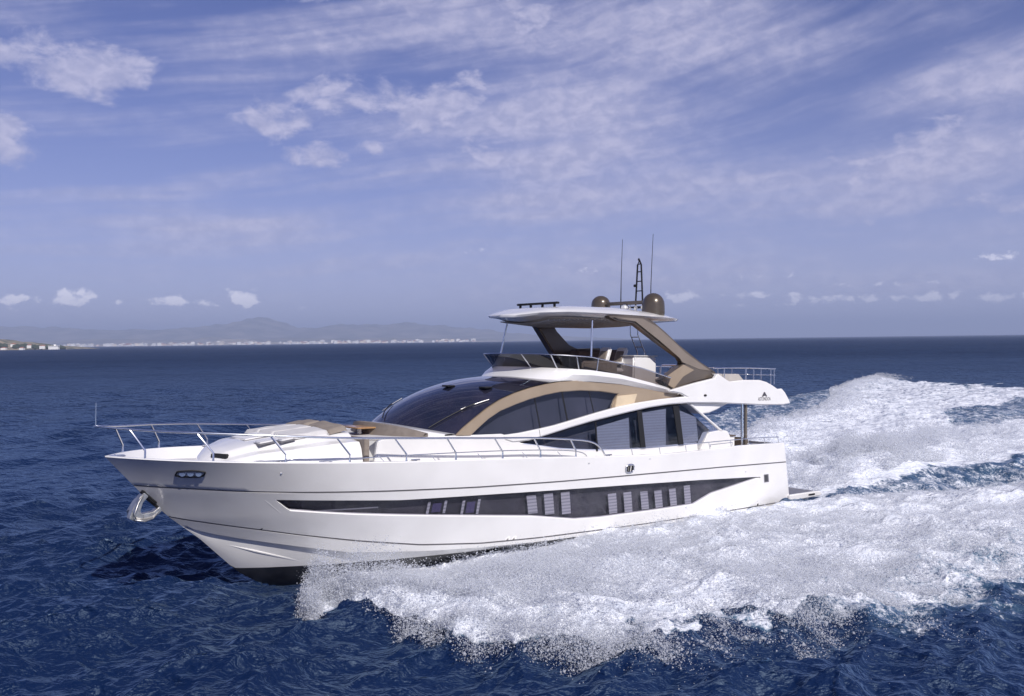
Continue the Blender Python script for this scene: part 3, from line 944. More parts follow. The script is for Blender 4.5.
blinds = [(13.01, 12.66, 1.64, 1.09), (12.36, 12.01, 1.64, 1.0), (11.7, 11.35, 1.63, .95), (9.72, 9.36, 1.42, .77), (9.03, 8.68, 1.40, .745),
          (8.26, 7.92, 1.36, .765), (7.6, 7.25, 1.34, .755), (6.88, 6.55, 1.34, .76), (6.14, 5.82, 1.38, .75)]
for sg in (1, -1):
    gl = band_strip('hull_window', .045, M['hullglass'], hull, 2.06, 20.50, lambda x: bt(x) + .01, lambda x: bb(x) + .0, 150, sg)
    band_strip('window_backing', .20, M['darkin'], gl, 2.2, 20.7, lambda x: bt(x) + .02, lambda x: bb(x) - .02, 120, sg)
    for k_, (xa, xb, z1, z0) in enumerate(blinds):
        # blinds lean with the sheer of the cabin: upper edge further forward
        rows = [[(x + .17 * (1 - k), (hb(x, z1 * (1 - k) + z0 * k) - .075) * sg, z1 * (1 - k) + z0 * k + .0) for x in (xb, xa)] for k in (0, .5, 1)]
        grid('cabin_blind', rows, M['hblind'], gl)
    for (xa, xb, z1, z0) in ((16.44, 15.93, 1.71, 1.42), (15.35, 14.84, 1.66, 1.30)):
        fr_ = []
        cx, cz = (xa + xb) / 2, (z1 + z0) / 2
        rr = .028
        for sx_, w_ in ((xa, .045), (xb, .045)):
            grid('porthole_frame', [[(sx_ + q, (hb(sx_, z) - .065) * sg, z) for q in (-w_, w_)] for z in (z0 - .03, z1 + .03)], M['hblind'], gl)
        grid('porthole_view', [[(x, (hb(x, z) - .07) * sg, z) for x in (xb + .12, xa - .12)] for z in (z0 + .02, z1 - .02)], M['blue'], gl)
    # bright ledge near the forward tip
    grid('inner_ledge', [[(x, (hb(x, z) - .06) * sg, z) for x in np.linspace(17.9, 19.75, 12)] for z in (1.70, 1.735)], M['hblind'], gl)
    # white chamfer at the forward tip
    grid('band_chamfer', [[(20.74, (hb(20.74, 2.07) + .004) * sg, 2.07), (20.28, (hb(20.28, 1.69) + .004) * sg, 1.69)],
                          [(20.52, (hb(20.52, 2.07) - .03) * sg, 2.072), (20.10, (hb(20.10, 1.76) - .03) * sg, 1.765)]], M['gel_soft'], hull)

# fairleads and fittings on the topsides
def hull_ring(name, cx, cz, rx, rz, m, parent, sg, hole=True, off=.012, thick=.022):
    pts = []
    for k in range(33):
        a = 2 * math.pi * k / 32
        x = cx + rx * max(-1, min(1, 1.25 * math.cos(a))) ; z = cz + rz * math.sin(a)
        pts.append((x, (hb(x, z) + off) * sg, z))
    return tube(name, pts, thick, m, parent, 6)


for sg in (1, -1):
    f = hull_ring('bow_fairlead', 22.44, 2.80, .26, .085, M['black'], hull, sg)
    for dx_ in (-.15, 0, .15):
        x = 22.44 + dx_
        rows = [[(x + .058 * math.cos(a) * q, (hb(x + .058 * math.cos(a) * q, 2.80) + .018) * sg, 2.80 + .065 * math.sin(a) * q) for a in np.linspace(0, 2 * math.pi, 17)] for q in (1, .01)]
        grid('fairlead_roller', rows, M['steel'], f)
    f = hull_ring('side_fairlead', 9.1, 2.17, .17, .125, M['steel'], hull, sg, thick=.03)
    for dx_ in (-.09, .03, .12):
        x = 9.1 + dx_
        tube('fairlead_roller', [(x, (hb(x, 2.1) + .02) * sg, 2.08), (x - .02, (hb(x, 2.25) + .02) * sg, 2.26)], .026, M['black'], f, 6)
    rows = [[(x + (z - 1.28) * .25, (hb(x, z) + .006) * sg, z) for x in (1.50, 1.80)] for z in (1.13, 1.43)]
    v = grid('engine_vent', rows, M['groove'], hull)
    rows = [[(x + (z - 1.28) * .25, (hb(x, z) + .012) * sg, z) for x in (1.57, 1.75)] for z in (1.17, 1.40)]
    grid('vent_opening', rows, M['darkin'], v)
    for (x, z) in ((3.0, 1.62), (10.9, 2.45), (8.2, 2.42), (20.6, 2.78)):
        rbox('drain_fitting', (x, (hb(x, z) + .008) * sg, z), (.05, .03, .03), M['steel'], hull, .01)

# ---- bulwark cap, inner bulwark, deck
N = 120
XD = [24.0 - (24.0 - .65) * (i / N) ** 1.3 for i in range(N + 1)]
dk = lambda x: zs(x) - np.interp(x, [0, 16, 19, 21, 24], [.10, .10, .16, .28, .22])
for sg in (1, -1):
    rows = []
    for q in range(5):
        r = []
        for x in XD:
            b = hb(x, zs(x) - .001)
            in_ = min(.13, b * .5)
            v = [(b, 0), (b - in_ * .15, .028), (b - in_ * .85, .030), (b - in_, .0), (max(min(b - in_ * 1.06, hb(x, dk(x) - .02) - .03), 0), dk(x) - zs(x))][q]
            r.append((x, v[0] * sg, zs(x) + v[1] if q < 4 else max(zs(x) + v[1], float(np.interp(x, [22.44, 23.18, 24.0], [1.57, 2.28, 3.18])) + .02 if x > 22.5 else -9)))
        rows.append(r)
    grid('bulwark', rows, M['gel'], root, sm=50)
rows = []
for x in XD:
    b = max(min(hb(x, zs(x)) - .12, hb(x, dk(x) - .02) - .02), .0)
    rows.append([(x, b * u, dk(x) + .05 * (1 - u * u)) for u in np.linspace(-1, 1, 15)])
rows = [r for r in rows if r[0][0] > 3.8 and r[0][0] < float(xs_(dk(r[0][0]))) - .12]
grid('main_deck', rows, M['deckm'])
# cockpit well behind the saloon
grid('cockpit_floor', [[(x, y, 1.62) for y in np.linspace(-2.35, 2.35, 5)] for x in (.75, 4.0)], M['wood'])
for sg in (1, -1):
    grid('cockpit_coaming', [[(x, 2.35 * sg, 1.6) for x in (.75, 2, 4.0)], [(x, 2.35 * sg, 2.42) for x in (.75, 2, 4.0)], [(x, (hb(x, 2.5) - .1) * sg, 2.44) for x in (.75, 2, 4.0)]], M['gel'])
rbox('cockpit_bulkhead', (.92, 0, 2.02), (.22, 4.9, .82), M['gel'], bev=.04)
sofa = rbox('cockpit_sofa', (1.45, 0, 1.85), (.75, 3.2, .42), M['gel_soft'])
rbox('seat_cushion', (1.45, 0, 2.12), (.7, 3.1, .13), M['cush'], sofa, .05)
rbox('backrest', (1.12, 0, 2.42), (.16, 3.1, .45), M['cushd'], sofa, .06)
tb_ = rbox('cockpit_table', (2.35, .2, 2.42), (.8, 1.5, .05), M['wood'])
rbox('table_leg', (2.35, .2, 2.0), (.12, .12, .78), M['steel'], tb_, .02)
cab = rbox('cockpit_cabinet', (3.2, 2.0, 2.35), (.7, .55, 1.0), M['gel'], bev=.04)
rbox('cabinet_top', (3.2, 2.0, 2.87), (.74, .6, .04), M['cushd'], cab, .01)
rbox('crew_chair', (2.75, 1.35, 2.35), (.5, .5, .85), M['cushd'], bev=.08)

# swim platform
sp = slab('swim_platform', [(.1, .28), (-1.98, .32), (-2.05, .38), (-2.02, .48), (-1.7, .52), (.1, .52)], 2.72, 5.44, M['gel'], both=False, bev=.03)
grid('platform_deck', [[(x, y, .524) for y in (-2.6, 0, 2.6)] for x in (-1.7, -.02)], M['bronze'], sp)
rbox('platform_step', (-1.35, 2.73, .42), (.42, .02, .07), M['black'], sp, .008)

# ---- coachroof with sunpad
def crz(x): return float(np.interp(x, [17.95, 18.34, 18.94, 19.81, 20.78, 21.31, 21.62, 21.74], [3.64, 3.67, 3.63, 3.55, 3.44, 3.28, 3.07, 2.92]))
def crw(x): return float(np.interp(x, [17.9, 19, 20, 20.8, 21.3, 21.6, 21.74], [2.18, 2.06, 1.86, 1.55, 1.15, .72, .3]))
rows = []
for x in np.concatenate([np.linspace(18.22, 21.3, 34), np.linspace(21.36, 21.74, 10)]):
    zt, wd_ = crz(x), crw(x); zb0 = dk(x) - .05
    r = []
    for u in np.linspace(-1, 1, 41):
        a = abs(u)
        yy = wd_ * (1 - (1 - a) ** 1.0) if a < .0 else wd_ * a ** .85
        # flat crown, a shoulder, then a near-vertical side
        if a < .62: h = zt - .07 * (a / .62) ** 2
        elif a < .70: h = zt - .07 - .14 * (a - .62) / .08
        elif a < .93: h = zt - .21 - .06 * (a - .70) / .23
        else: h = zt - .27 - (zt - .27 - zb0) * ((a - .93) / .07) ** 1.2
        h = max(h, zb0)
        r.append((x, math.copysign(yy, u) * (1 if a < .93 else 1 + .03 * (a - .93) / .07), h))
    rows.append(r)
coach = grid('coachroof', rows, M['gel'], sm=35)
grid('coachroof_end', [rows[0], [(18.22, p[1], dk(18.22) - .05) for p in rows[0]]], M['gel'], coach)
hat = []
for (x, y, sx_, sy_) in ((20.35, .0, .75, .95), (20.45, 1.05, .40, .36), (19.95, 1.22, .36, .3)):
    z_ = crz(x) + .0
    o = rbox('deck_hatch', (x, y, z_ + .0 - .05 * (abs(y) / 1.2)), (sx_, sy_, .07), M['gel_soft'], coach, .03, rot=('Y', .13))
    rbox('hatch_gasket', (x, y, z_ - .02 - .05 * (abs(y) / 1.2)), (sx_ + .05, sy_ + .05, .05), M['groove'], o, .01, rot=('Y', .13))
rbox('deck_vent', (21.42, .62, 3.10), (.12, .5, .12), M['black'], coach, .02, rot=('Z', .55))


def cushion(name, x0, x1, y0, y1, zf, th, m, parent, e=.06):
    nx, ny = 14, 16
    top = []; 
    for i in range(nx + 1):
        r = []
        for j in range(ny + 1):
            u, v = i / nx, j / ny
            du = min(u, 1 - u) * (x1 - x0); dv = min(v, 1 - v) * (y1 - y0)
            q = min(1, du / e) ; p_ = min(1, dv / e)
            h = th * math.sqrt(max(0, 1 - (1 - q) ** 2)) * math.sqrt(max(0, 1 - (1 - p_) ** 2))
            x = x0 + (x1 - x0) * u; y = y0 + (y1 - y0) * v
            r.append((x, y, zf(x, y) + h + .01 * math.sin(9 * x) * math.sin(7 * y)))
        top.append(r)
    return grid(name, top, m, parent, sm=60)


zc_ = lambda x, y: crz(x) - .06 * (abs(y) / 1.3) ** 2 - .01
for y0, y1 in ((-1.32, -.45), (-.43, .43), (.45, 1.32)):
    cushion('sunpad_cushion', 18.72, 20.0, y0, y1, zc_, .11, M['cush'], coach)
for y0, y1 in ((-1.4, -.04), (.04, 1.4)):
    hr = cushion('sunpad_headrest', 18.24, 18.80, y0, y1, lambda x, y: zc_(x, y) + .14 * (18.80 - x), .12, M['cusht'], coach, .1)
    tube('headrest_piping', [(18.81, y0, zc_(18.8, y0) + .02), (18.81, (y0 + y1) / 2, zc_(18.8, 0) + .03), (18.81, y1, zc_(18.8, y1) + .02)], .016, M['cush'], hr, 6)

# ---- lounge in front of the windscreen
def base_pt(u, fwd=0.0, z=None):
    x = 15.35 + (16.3 - 15.35) * (1 - abs(u) ** 2.3)
    zz0 = 3.44 + .22 * (1 - abs(u) ** 2)
    return (x + fwd * (1 - .25 * abs(u)), 2.25 * u * (1 - .03 * fwd), zz0 if z is None else z)


US = np.linspace(-1, 1, 41)
grid('windscreen_sill', [[base_pt(u, -.12) for u in US], [(p[0], p[1], p[2] + .06) for p in [base_pt(u, .05) for u in US]],
                         [(p[0], p[1], p[2] + .05) for p in [base_pt(u, .42) for u in US]], [(p[0], p[1], p[2] - .03) for p in [base_pt(u, .47) for u in US]],
                         [base_pt(u, .47, 2.7) for u in US]], M['gel'], sm=40)
U2 = np.linspace(-.86, .86, 35)
lounge = grid('bow_lounge_seat', [[base_pt(u, .5, 2.75) for u in U2], [base_pt(u, .5, 3.30) for u in U2], [base_pt(u, 1.30, 3.30) for u in U2], [base_pt(u, 1.34, 2.75) for u in U2]], M['gel_soft'])
grid('lounge_cushion', [[base_pt(u, .55, 3.30) for u in U2], [base_pt(u, .55, 3.42) for u in U2], [base_pt(u, 1.28, 3.41) for u in U2], [base_pt(u, 1.32, 3.34) for u in U2], [base_pt(u, 1.30, 3.30) for u in U2]], M['cush'], lounge, sm=50)
grid('lounge_backrest', [[base_pt(u, .50, 3.38) for u in U2], [(p[0], p[1], p[2] + .10 * (1 - abs(p[1] / 2.0) ** 4)) for p in [base_pt(u, .50) for u in U2]],
                         [(p[0], p[1], p[2] + .09 * (1 - abs(p[1] / 2.0) ** 4)) for p in [base_pt(u, .62) for u in U2]], [base_pt(u, .72, 3.42) for u in U2]], M['cushd2'], lounge, sm=50)
bt_ = rbox('bow_table', (17.15, .1, 3.62), (.62, .9, .045), M['wood'], bev=.015)
rbox('table_leg', (17.15, .1, 3.2), (.1, .1, .85), M['steel'], bt_, .02)
slab('lounge_gap_shade', [(18.20, 2.75), (18.20, 3.5), (18.13, 3.52), (18.05, 3.48), (18.05, 2.75)], 2.2, 4.4, M['cusht'], both=False, bev=.015)  # taupe slab stands in for the shaded gap behind the coachroof

# ---- cabin side below the windows
slab('cabin_side', [(17.98, 2.62), (17.84, 3.41), (17.7, 3.45), (15.4, 3.45), (14.4, 3.43), (13.7, 3.42), (13.3, 3.3), (12.95, 3.12), (12.0, 2.98), (11.44, 2.89), (10.5, 2.80), (9.74, 2.75), (8.5, 2.71), (7.41, 2.69), (5.91, 2.71), (4.95, 2.72), (4.9, 2.3), (10, 2.35), (14, 2.5)],
     2.27, .12, M['gel'])
grid('cabin_shoulder', [[(x, y * sg_, z) for (y, z) in ((2.25, 3.44), (1.9, 3.40), (1.2, 3.36))] for x in (14.6, 15.6, 16.6, 17.4) for sg_ in (1,)], M['gel'])
grid('cabin_shoulder', [[(x, -y, z) for (y, z) in ((2.25, 3.44), (1.9, 3.40), (1.2, 3.36))] for x in (14.6, 15.6, 16.6, 17.4)], M['gel'])

# dark body of the cabin seen through the glass
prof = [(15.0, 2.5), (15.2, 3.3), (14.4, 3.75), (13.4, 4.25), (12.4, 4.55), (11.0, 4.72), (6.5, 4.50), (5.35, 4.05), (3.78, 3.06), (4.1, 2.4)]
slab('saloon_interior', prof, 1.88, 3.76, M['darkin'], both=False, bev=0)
for sg in (1, -1):
    for k_, (x0, x1) in enumerate(((10.6, 9.3), (7.9, 6.9), (13.2, 12.2))):
        pass

# ---- saloon windows
SAL = [(12.92, 3.09), (12.25, 3.2), (11.45, 3.35), (10.61, 3.5), (9.75, 3.64), (8.85, 3.78), (7.91, 3.9), (6.94, 3.99), (5.92, 4.05), (5.34, 4.03), (3.81, 3.09), (4.42, 3.07), (4.74, 2.70), (5.91, 2.68), (7.41, 2.66), (9.74, 2.72), (11.44, 2.86), (12.2, 3.0)]
sw = slab('saloon_window', SAL, 2.285, .02, M['glass'], both=False, bev=0)
sw2 = mir(sw)
for par, sg in ((sw, 1), (sw2, -1)):
    for poly in ([(9.83, 3.45), (8.34, 3.70), (8.28, 2.70), (9.69, 2.75)], [(7.72, 3.84), (6.53, 3.94), (6.52, 2.68), (7.61, 2.69)], [(5.95, 3.90), (4.95, 3.60), (4.82, 2.75), (5.72, 2.70)]):
        o = slab('window_blind', poly, 2.20, .015, M['blind'], par, both=False, bev=0)
        if sg < 0:
            for v in o.data.vertices: v.co.y *= -1
    for poly in ([(8.05, 3.92), (7.82, 3.93), (7.61, 2.66), (7.85, 2.66)], [(6.28, 4.02), (5.97, 4.03), (5.70, 2.66), (5.96, 2.66)], [(9.96, 3.62), (9.90, 3.63), (9.82, 2.70), (9.88, 2.70)]):
        o = slab('window_pillar', poly, 2.300, .03, M['black'], par, both=False, bev=.004)
        if sg < 0:
            for v in o.data.vertices: v.co.y *= -1
slab('window_end_trim', [(5.42, 4.06), (5.28, 4.06), (3.60, 3.08), (3.76, 3.07)], 2.33, .08, M['gel'])
slab('aft_coaming', [(4.85, 2.5), (4.63, 2.76), (4.42, 3.05), (3.75, 3.11), (3.35, 3.06), (3.0, 2.61), (3.0, 2.35), (4.85, 2.35)], 2.34, .30, M['gel'], bev=.03)
slab('soffit_bracket', [(5.5, 4.10), (4.75, 3.71), (4.31, 3.73), (3.87, 3.84), (3.3, 4.02), (3.0, 4.08)], 2.26, .5, M['gel'], bev=.04)

# ---- upper glass, arch, fairing
yA = lambda x, z: 2.25 - .10 * (z - 3.4)
yS = lambda x, z: 2.5 - .0145 * x
G1 = [(14.99, 3.40), (14.6, 3.63), (14.23, 3.87), (13.77, 4.08), (13.2, 4.27), (12.61, 4.43), (11.93, 4.56), (11.31, 4.64), (10.46, 4.67), (9.59, 4.63), (8.75, 4.52), (8.66, 4.05), (9.65, 3.86), (10.97, 3.56), (12.21, 3.38), (13.38, 3.30)]
g1 = slab('upper_side_window', G1, lambda x, z: yA(x, z) - .02, .02, M['glass'], both=False, bev=0)
g2 = mir(g1)
for par, sg in ((g1, 1), (g2, -1)):
    for (xa, xb, z1, z0) in ((12.28, 12.24, 4.55, 3.42), (11.16, 11.10, 4.66, 3.58), (10.0, 9.96, 4.66, 3.82)):
        o = slab('window_seam', [(xa + .1, z1), (xb + .1, z1), (xb - .1, z0), (xa - .1, z0)], lambda x, z: yA(x, z) - .014, .012, M['black'], par, both=False, bev=0)
        if sg < 0:
            for v in o.data.vertices: v.co.y *= -1
ARCH = [(15.35, 3.44), (15.06, 3.65), (14.62, 3.91), (14.17, 4.17), (13.68, 4.4), (13.1, 4.59), (12.51, 4.73), (11.91, 4.83), (11.29, 4.9), (10.44, 4.93), (9.57, 4.90), (8.66, 4.82), (7.73, 4.69), (6.51, 4.49), (5.44, 4.32),
        (6.8, 4.12), (7.99, 3.98), (9.21, 3.85), (9.09, 4.13), (8.99, 4.29), (8.79, 4.48), (9.59, 4.58), (10.47, 4.62), (11.31, 4.59), (11.93, 4.51), (12.53, 4.4), (13.12, 4.25), (13.7, 4.08), (14.16, 3.86), (14.53, 3.62), (14.83, 3.41)]
slab('bronze_arch', ARCH, lambda x, z: yA(x, z) + .03, .12, M['tan'], bev=.02)
slab('pale_vent_panel', [(8.88, 4.42), (7.94, 4.47), (8.12, 4.14), (9.01, 4.07)], lambda x, z: yA(x, z) + .06, .05, M['tanlight'], bev=.01)
SW = [(13.68, 3.38), (13.04, 3.42), (12.28, 3.51), (11.68, 3.59), (11.08, 3.7), (10.45, 3.82), (9.81, 3.94), (8.92, 4.09), (8, 4.2), (7.05, 4.28), (5.75, 4.35), (6.0, 4.45), (6.66, 4.55), (5.44, 4.78), (4.22, 4.97), (4.06, 5.13),
      (3.39, 4.84), (2.6, 4.89), (1.66, 4.88), (1.23, 4.8), (0.86, 4.67), (0.55, 4.53), (0.28, 4.54), (.08, 4.40), (-.1, 4.2), (-0.27, 3.97), (0.24, 3.92), (1.53, 3.95), (2.82, 4.02), (4.21, 4.09), (5.54, 4.12), (6.56, 4.1), (7.53, 4.02),
      (8.47, 3.9), (9.37, 3.77), (10.24, 3.64), (11.07, 3.49), (11.88, 3.33), (12.66, 3.18), (13.3, 3.15), (13.6, 3.24)]
fair = slab('side_fairing', SW, yS, .16, M['gel'], both=False, bev=.035)
fair2 = mir(fair)
slab('fairing_hatch_seam', [(12.32, 3.49), (12.30, 3.49), (12.24, 3.22), (12.26, 3.22)], lambda x, z: yS(x, z) + .002, .01, M['groove'], fair, both=False, bev=0)
rbox('side_light', (4.75, 2.44, 4.37), (.14, .06, .07), M['black'], fair, .02)
# crossing body of the flybridge overhang
slab('flybridge_underside', [(7.3, 4.08), (5.5, 4.14), (2.8, 4.04), (.2, 3.95), (-.18, 4.0), (-.05, 4.3), (.2, 4.50), (4.0, 4.60), (5.3, 4.50), (5.7, 4.3), (7.3, 4.16)], 2.36, 4.72, M['gel_soft'], both=False, bev=.03)
# lettering and emblem on both sides
def lettering(par, sg):
    cu = bpy.data.curves.new('lettering', 'FONT'); cu.body = 'ASTONDOA'; cu.size = .185; cu.align_x = 'CENTER'; cu.extrude = .002
    cu.space_character = 1.02
    to = bpy.data.objects.new('tmp_text', cu); COL.objects.link(to)
    bpy.context.view_layer.update()
    me = bpy.data.meshes.new_from_object(to.evaluated_get(bpy.context.evaluated_depsgraph_get()))
    bpy.data.objects.remove(to)
    for v in me.vertices:
        a, b, c = v.co
        x = 1.39 - a * .72 * sg; z = 4.115 + b * 1.0
        v.co = (x, (yS(x, z) + .004 + c) * sg, z)
    me.name = 'lettering'
    me.materials.clear()
    o = link('lettering', me, par, M['groove_d'])
    poly = [(1.39, 4.43), (1.36, 4.43), (1.215, 4.26), (1.30, 4.26), (1.335, 4.30), (1.375, 4.275), (1.415, 4.30), (1.45, 4.26), (1.545, 4.26), (1.42, 4.43)]
    e = slab('emblem', poly, lambda x, z: yS(x, z) + .006, .004, M['groove_d'], par, both=False, bev=0)
    if sg < 0:
        for v in e.data.vertices: v.co.y *= -1


M['groove_d'] = mat('dark_lettering', (.07, .065, .075), .4)
lettering(fair, 1); lettering(fair2, -1)

# ---- windscreen
E_ = [(15.35, 2.22, 3.44), (15.06, 2.2, 3.66), (14.62, 2.17, 3.93), (14.17, 2.14, 4.19), (13.68, 2.12, 4.42), (13.1, 2.10, 4.61), (12.51, 2.09, 4.75), (11.91, 2.08, 4.85), (11.29, 2.07, 4.92), (10.2, 2.07, 4.94)]
C_ = [(16.3, 0, 3.66), (15.95, 0, 3.92), (15.45, 0, 4.22), (14.9, 0, 4.48), (14.3, 0, 4.69), (13.7, 0, 4.84), (13.1, 0, 4.95), (12.5, 0, 5.01), (11.8, 0, 5.05), (10.2, 0, 5.06)]
Ee, Cc = cat(E_, 4), cat(C_, 4)
rows = []
for e, c in zip(Ee, Cc):
    rows.append([(e.x + (c.x - e.x) * (1 - abs(u) ** 2.3), e.y * u, e.z + (c.z - e.z) * (1 - abs(u) ** 2.0)) for u in np.linspace(-1, 1, 33)])
ws = grid('windscreen', rows, M['ws'], sm=60)
def ws_pt(v, u, off=.0):
    i = v * (len(Ee) - 1); k = int(min(i, len(Ee) - 2)); f = i - k
    e = Ee[k].lerp(Ee[k + 1], f); c = Cc[k].lerp(Cc[k + 1], f)
    return Vector((e.x + (c.x - e.x) * (1 - abs(u) ** 2.3) + off * .6, e.y * u, e.z + (c.z - e.z) * (1 - abs(u) ** 2) + off))
for u0, u1, v0, v1, w_v, w_u in ((.73, .88, .03, .33, .15, .12), (-.12, -.55, .06, .22, .14, .10)):
    arm = tube('wiper_arm', [ws_pt(v0 + (v1 - v0) * k, u0 + (u1 - u0) * k, .05) for k in np.linspace(0, 1, 8)], .018, M['black'], ws, 6)
    mid_v, mid_u = v1, u1
    tube('wiper_blade', [ws_pt(mid_v + (k - .5) * w_v, mid_u + (k - .5) * w_u, .035) for k in np.linspace(0, 1, 8)], .015, M['dull'], arm, 6)
for v_, u_ in ((.47, .12), (.53, .66)):
    p = ws_pt(v_, u_, .03)
    o = rbox('roof_vent', p, (.30, .34, .05), M['black'], ws, .02)

# ---- flybridge moulding and windscreen
def fly(xf, yw, zf, x_end, n1=22, n2=14, x0=9.8):
    pts = []
    for k in range(n1 + 1):
        a = math.pi / 2 * k / n1
        x = x0 + (xf - x0) * max(math.cos(a), 0) ** .85; y = yw * math.sin(a) ** .8
        pts.append((x, y, zf(x)))
    for k in range(1, n2 + 1):
        x = x0 + (x_end - x0) * k / n2
        pts.append((x, yw, zf(x)))
    return [(p[0], -p[1], p[2]) for p in pts[:0:-1]] + pts


I = lambda *p: (lambda x: float(np.interp(x, [q[0] for q in p], [q[1] for q in p])))
zb_ = I((5.8, 4.38), (7.7, 4.66), (8.7, 4.80), (10, 4.90), (11.3, 4.91), (12.6, 4.99))
zt_ = I((6.3, 4.60), (6.6, 4.70), (8.8, 5.12), (10.1, 5.26), (12, 5.37), (12.6, 5.38))
zg_ = I((6.3, 4.98), (7.8, 5.32), (10.1, 5.67), (12, 5.77), (12.5, 5.74))
r0 = fly(12.1, 2.16, zb_, 5.9); r1 = fly(11.75, 2.30, lambda x: zb_(x) * .45 + zt_(x) * .55 if x > 6.5 else zb_(x) * .6 + zt_(x) * .4, 6.0)
r2 = fly(11.45, 2.22, zt_, 6.3); r3 = fly(11.33, 2.12, lambda x: zt_(x) + .01, 6.3); r4 = fly(11.2, 2.08, lambda x: 4.62, 6.3)
grid('flybridge_coaming', [r0, r1, r2, r3, r4], M['gel'], sm=45)
g0 = fly(11.40, 2.18, lambda x: zt_(x) - .02, 6.45); g1_ = fly(11.85, 2.26, zg_, 6.35)
fs = grid('flybridge_screen', [g0, [tuple((Vector(a) + Vector(b)) / 2) for a, b in zip(g0, g1_)], g1_], M['smoke'], sm=60)
tube('screen_top_rail', g1_, .018, M['steel'], fs, 6)
for idx in (10, 15, 21, 27, 40, 47, 53, 58):
    if idx < len(g0): tube('screen_post', [g0[idx], g1_[idx]], .02, M['steel'], fs, 6)

# furniture on the flybridge
FL = 4.68
grid('flybridge_floor', [[(x, y, FL) for y in (-2.05, 0, 2.05)] for x in (.4, 6, 10.8)], M['wood'])
cons = slab('helm_console', [(10.9, FL), (10.9, 5.45), (10.5, 5.72), (9.95, 5.62), (9.75, 5.1), (9.75, FL)], .25, 1.5, M['black'], both=False)
tube('steering_wheel', [(9.72 + .12 * math.sin(a), -.5 + .2 * math.cos(a), 5.45 + .2 * math.sin(a)) for a in np.linspace(0, 2 * math.pi, 21)], .018, M['steel'], cons, 6)
def fly_seat(x, y, w_=.55):
    s0 = rbox('helm_seat', (x, y, 5.22), (.5, w_, .18), M['cush'], bev=.06)
    rbox('seat_pedestal', (x, y, 4.9), (.25, .25, .5), M['steel'], s0, .04)
    rbox('backrest', (x - .30, y, 5.66), (.16, w_, .72), M['gel'], s0, .06, rot=('Y', -.35))
    rbox('back_pad', (x - .21, y, 5.62), (.08, w_ - .14, .56), M['cusht'], s0, .03, rot=('Y', -.35))
    for q in (-1, 1): rbox('armrest', (x - .02, y + q * w_ / 2, 5.48), (.42, .07, .08), M['cush'], s0, .03)
fly_seat(8.35, .75, .5); fly_seat(7.55, .75, .5); 
sf = rbox('flybridge_sofa', (9.3, 1.55, 4.9), (1.6, .6, .42), M['gel_soft'])
rbox('sofa_cushion', (9.3, 1.55, 5.14), (1.55, .58, .1), M['cusht'], sf, .04)
rbox('sofa_back', (9.3, 1.80, 5.3), (1.6, .14, .5), M['cusht'], sf, .06)
sf = rbox('flybridge_bench', (6.6, -1.2, 5.3), (2.2, .5, 1.3), M['cushd'], bev=.08)
bar = rbox('wet_bar', (6.75, 1.15, 5.2), (1.15, .6, 1.02), M['gel'], bev=.05)
rbox('bar_top', (6.75, 1.15, 5.73), (1.2, .65, .035), M['cush'], bar, .01)
rbox('bar_tap', (6.4, 1.1, 5.80), (.05, .05, .14), M['steel'], bar, .01)
ln = rbox('sun_lounger', (2.9, .8, 4.92), (1.6, .7, .14), M['cush'], bev=.05)
rbox('lounger_frame', (2.9, .8, 4.79), (1.6, .62, .10), M['gel_soft'], ln, .02)
rbox('lounger_backrest', (3.75, .8, 5.08), (.6, .66, .1), M['cush'], ln, .04, rot=('Y', -.6))
rbox('fly_locker', (4.9, 1.45, 5.05), (.7, .6, .7), M['gel'], bev=.08)
rbox('life_raft', (5.3, -.9, 5.15), (.55, .9, .42), M['gel'], bev=.19)

# ---- radar arch: two legs with splayed feet
RA = [(9.14, 7.0), (8.21, 7.06), (7.44, 7.04), (6.89, 6.84), (6.33, 6.52), (5.71, 6.12), (4.64, 5.55), (3.74, 5.16), (3.69, 5.0), (5.06, 4.8), (6.11, 4.53), (6.77, 4.9), (6.27, 5.1), (5.49, 5.48), (5.65, 5.67), (6.74, 6.2), (7.92, 6.81), (8.68, 6.86)]
ar = slab('radar_arch_leg', RA, lambda x, z: 2.1 + .05 * (6 - z), .34, M['bronze'], bev=.05, both=False)  # leg body dark: shade of its forward face put into the colour
FAR = [(9.9, 6.98), (8.2, 7.0), (7.9, 6.6), (7.29, 6.11), (6.9, 5.98), (5.75, 6.02), (5.0, 5.6), (4.2, 5.16), (3.9, 5.0), (5.3, 4.7), (7.6, 4.66), (7.75, 5.48), (8.13, 5.88), (8.9, 6.8)]
ar2 = slab('radar_arch_leg', [(x, z) for x, z in FAR], -1.8, .34, M['bronze'], bev=.04, both=False)  # far leg dark throughout, its shaded inner face put into the colour
for par, sg in ((ar, 1),):  # lighter panels carry the sunlit look of the outer faces as colour
    for nm, poly, mm in (('arch_face', [(8.9, 6.97), (7.55, 6.97), (6.85, 6.72), (6.25, 6.37), (5.4, 5.83), (4.1, 5.22), (4.75, 5.28), (5.62, 5.52), (5.75, 5.66), (6.74, 6.24), (7.9, 6.86)], M['litbronze']),
                         ('foot_face', [(6.72, 4.9), (6.25, 5.13), (5.55, 5.44), (5.0, 5.25), (5.6, 5.02), (6.1, 4.62)], M['tan'])):
        o = slab(nm, poly, lambda x, z: 2.1 + .05 * (6 - z) + .012, .02, mm, par, both=False, bev=.006)
        if sg < 0:
            for v in o.data.vertices: v.co.y *= -1

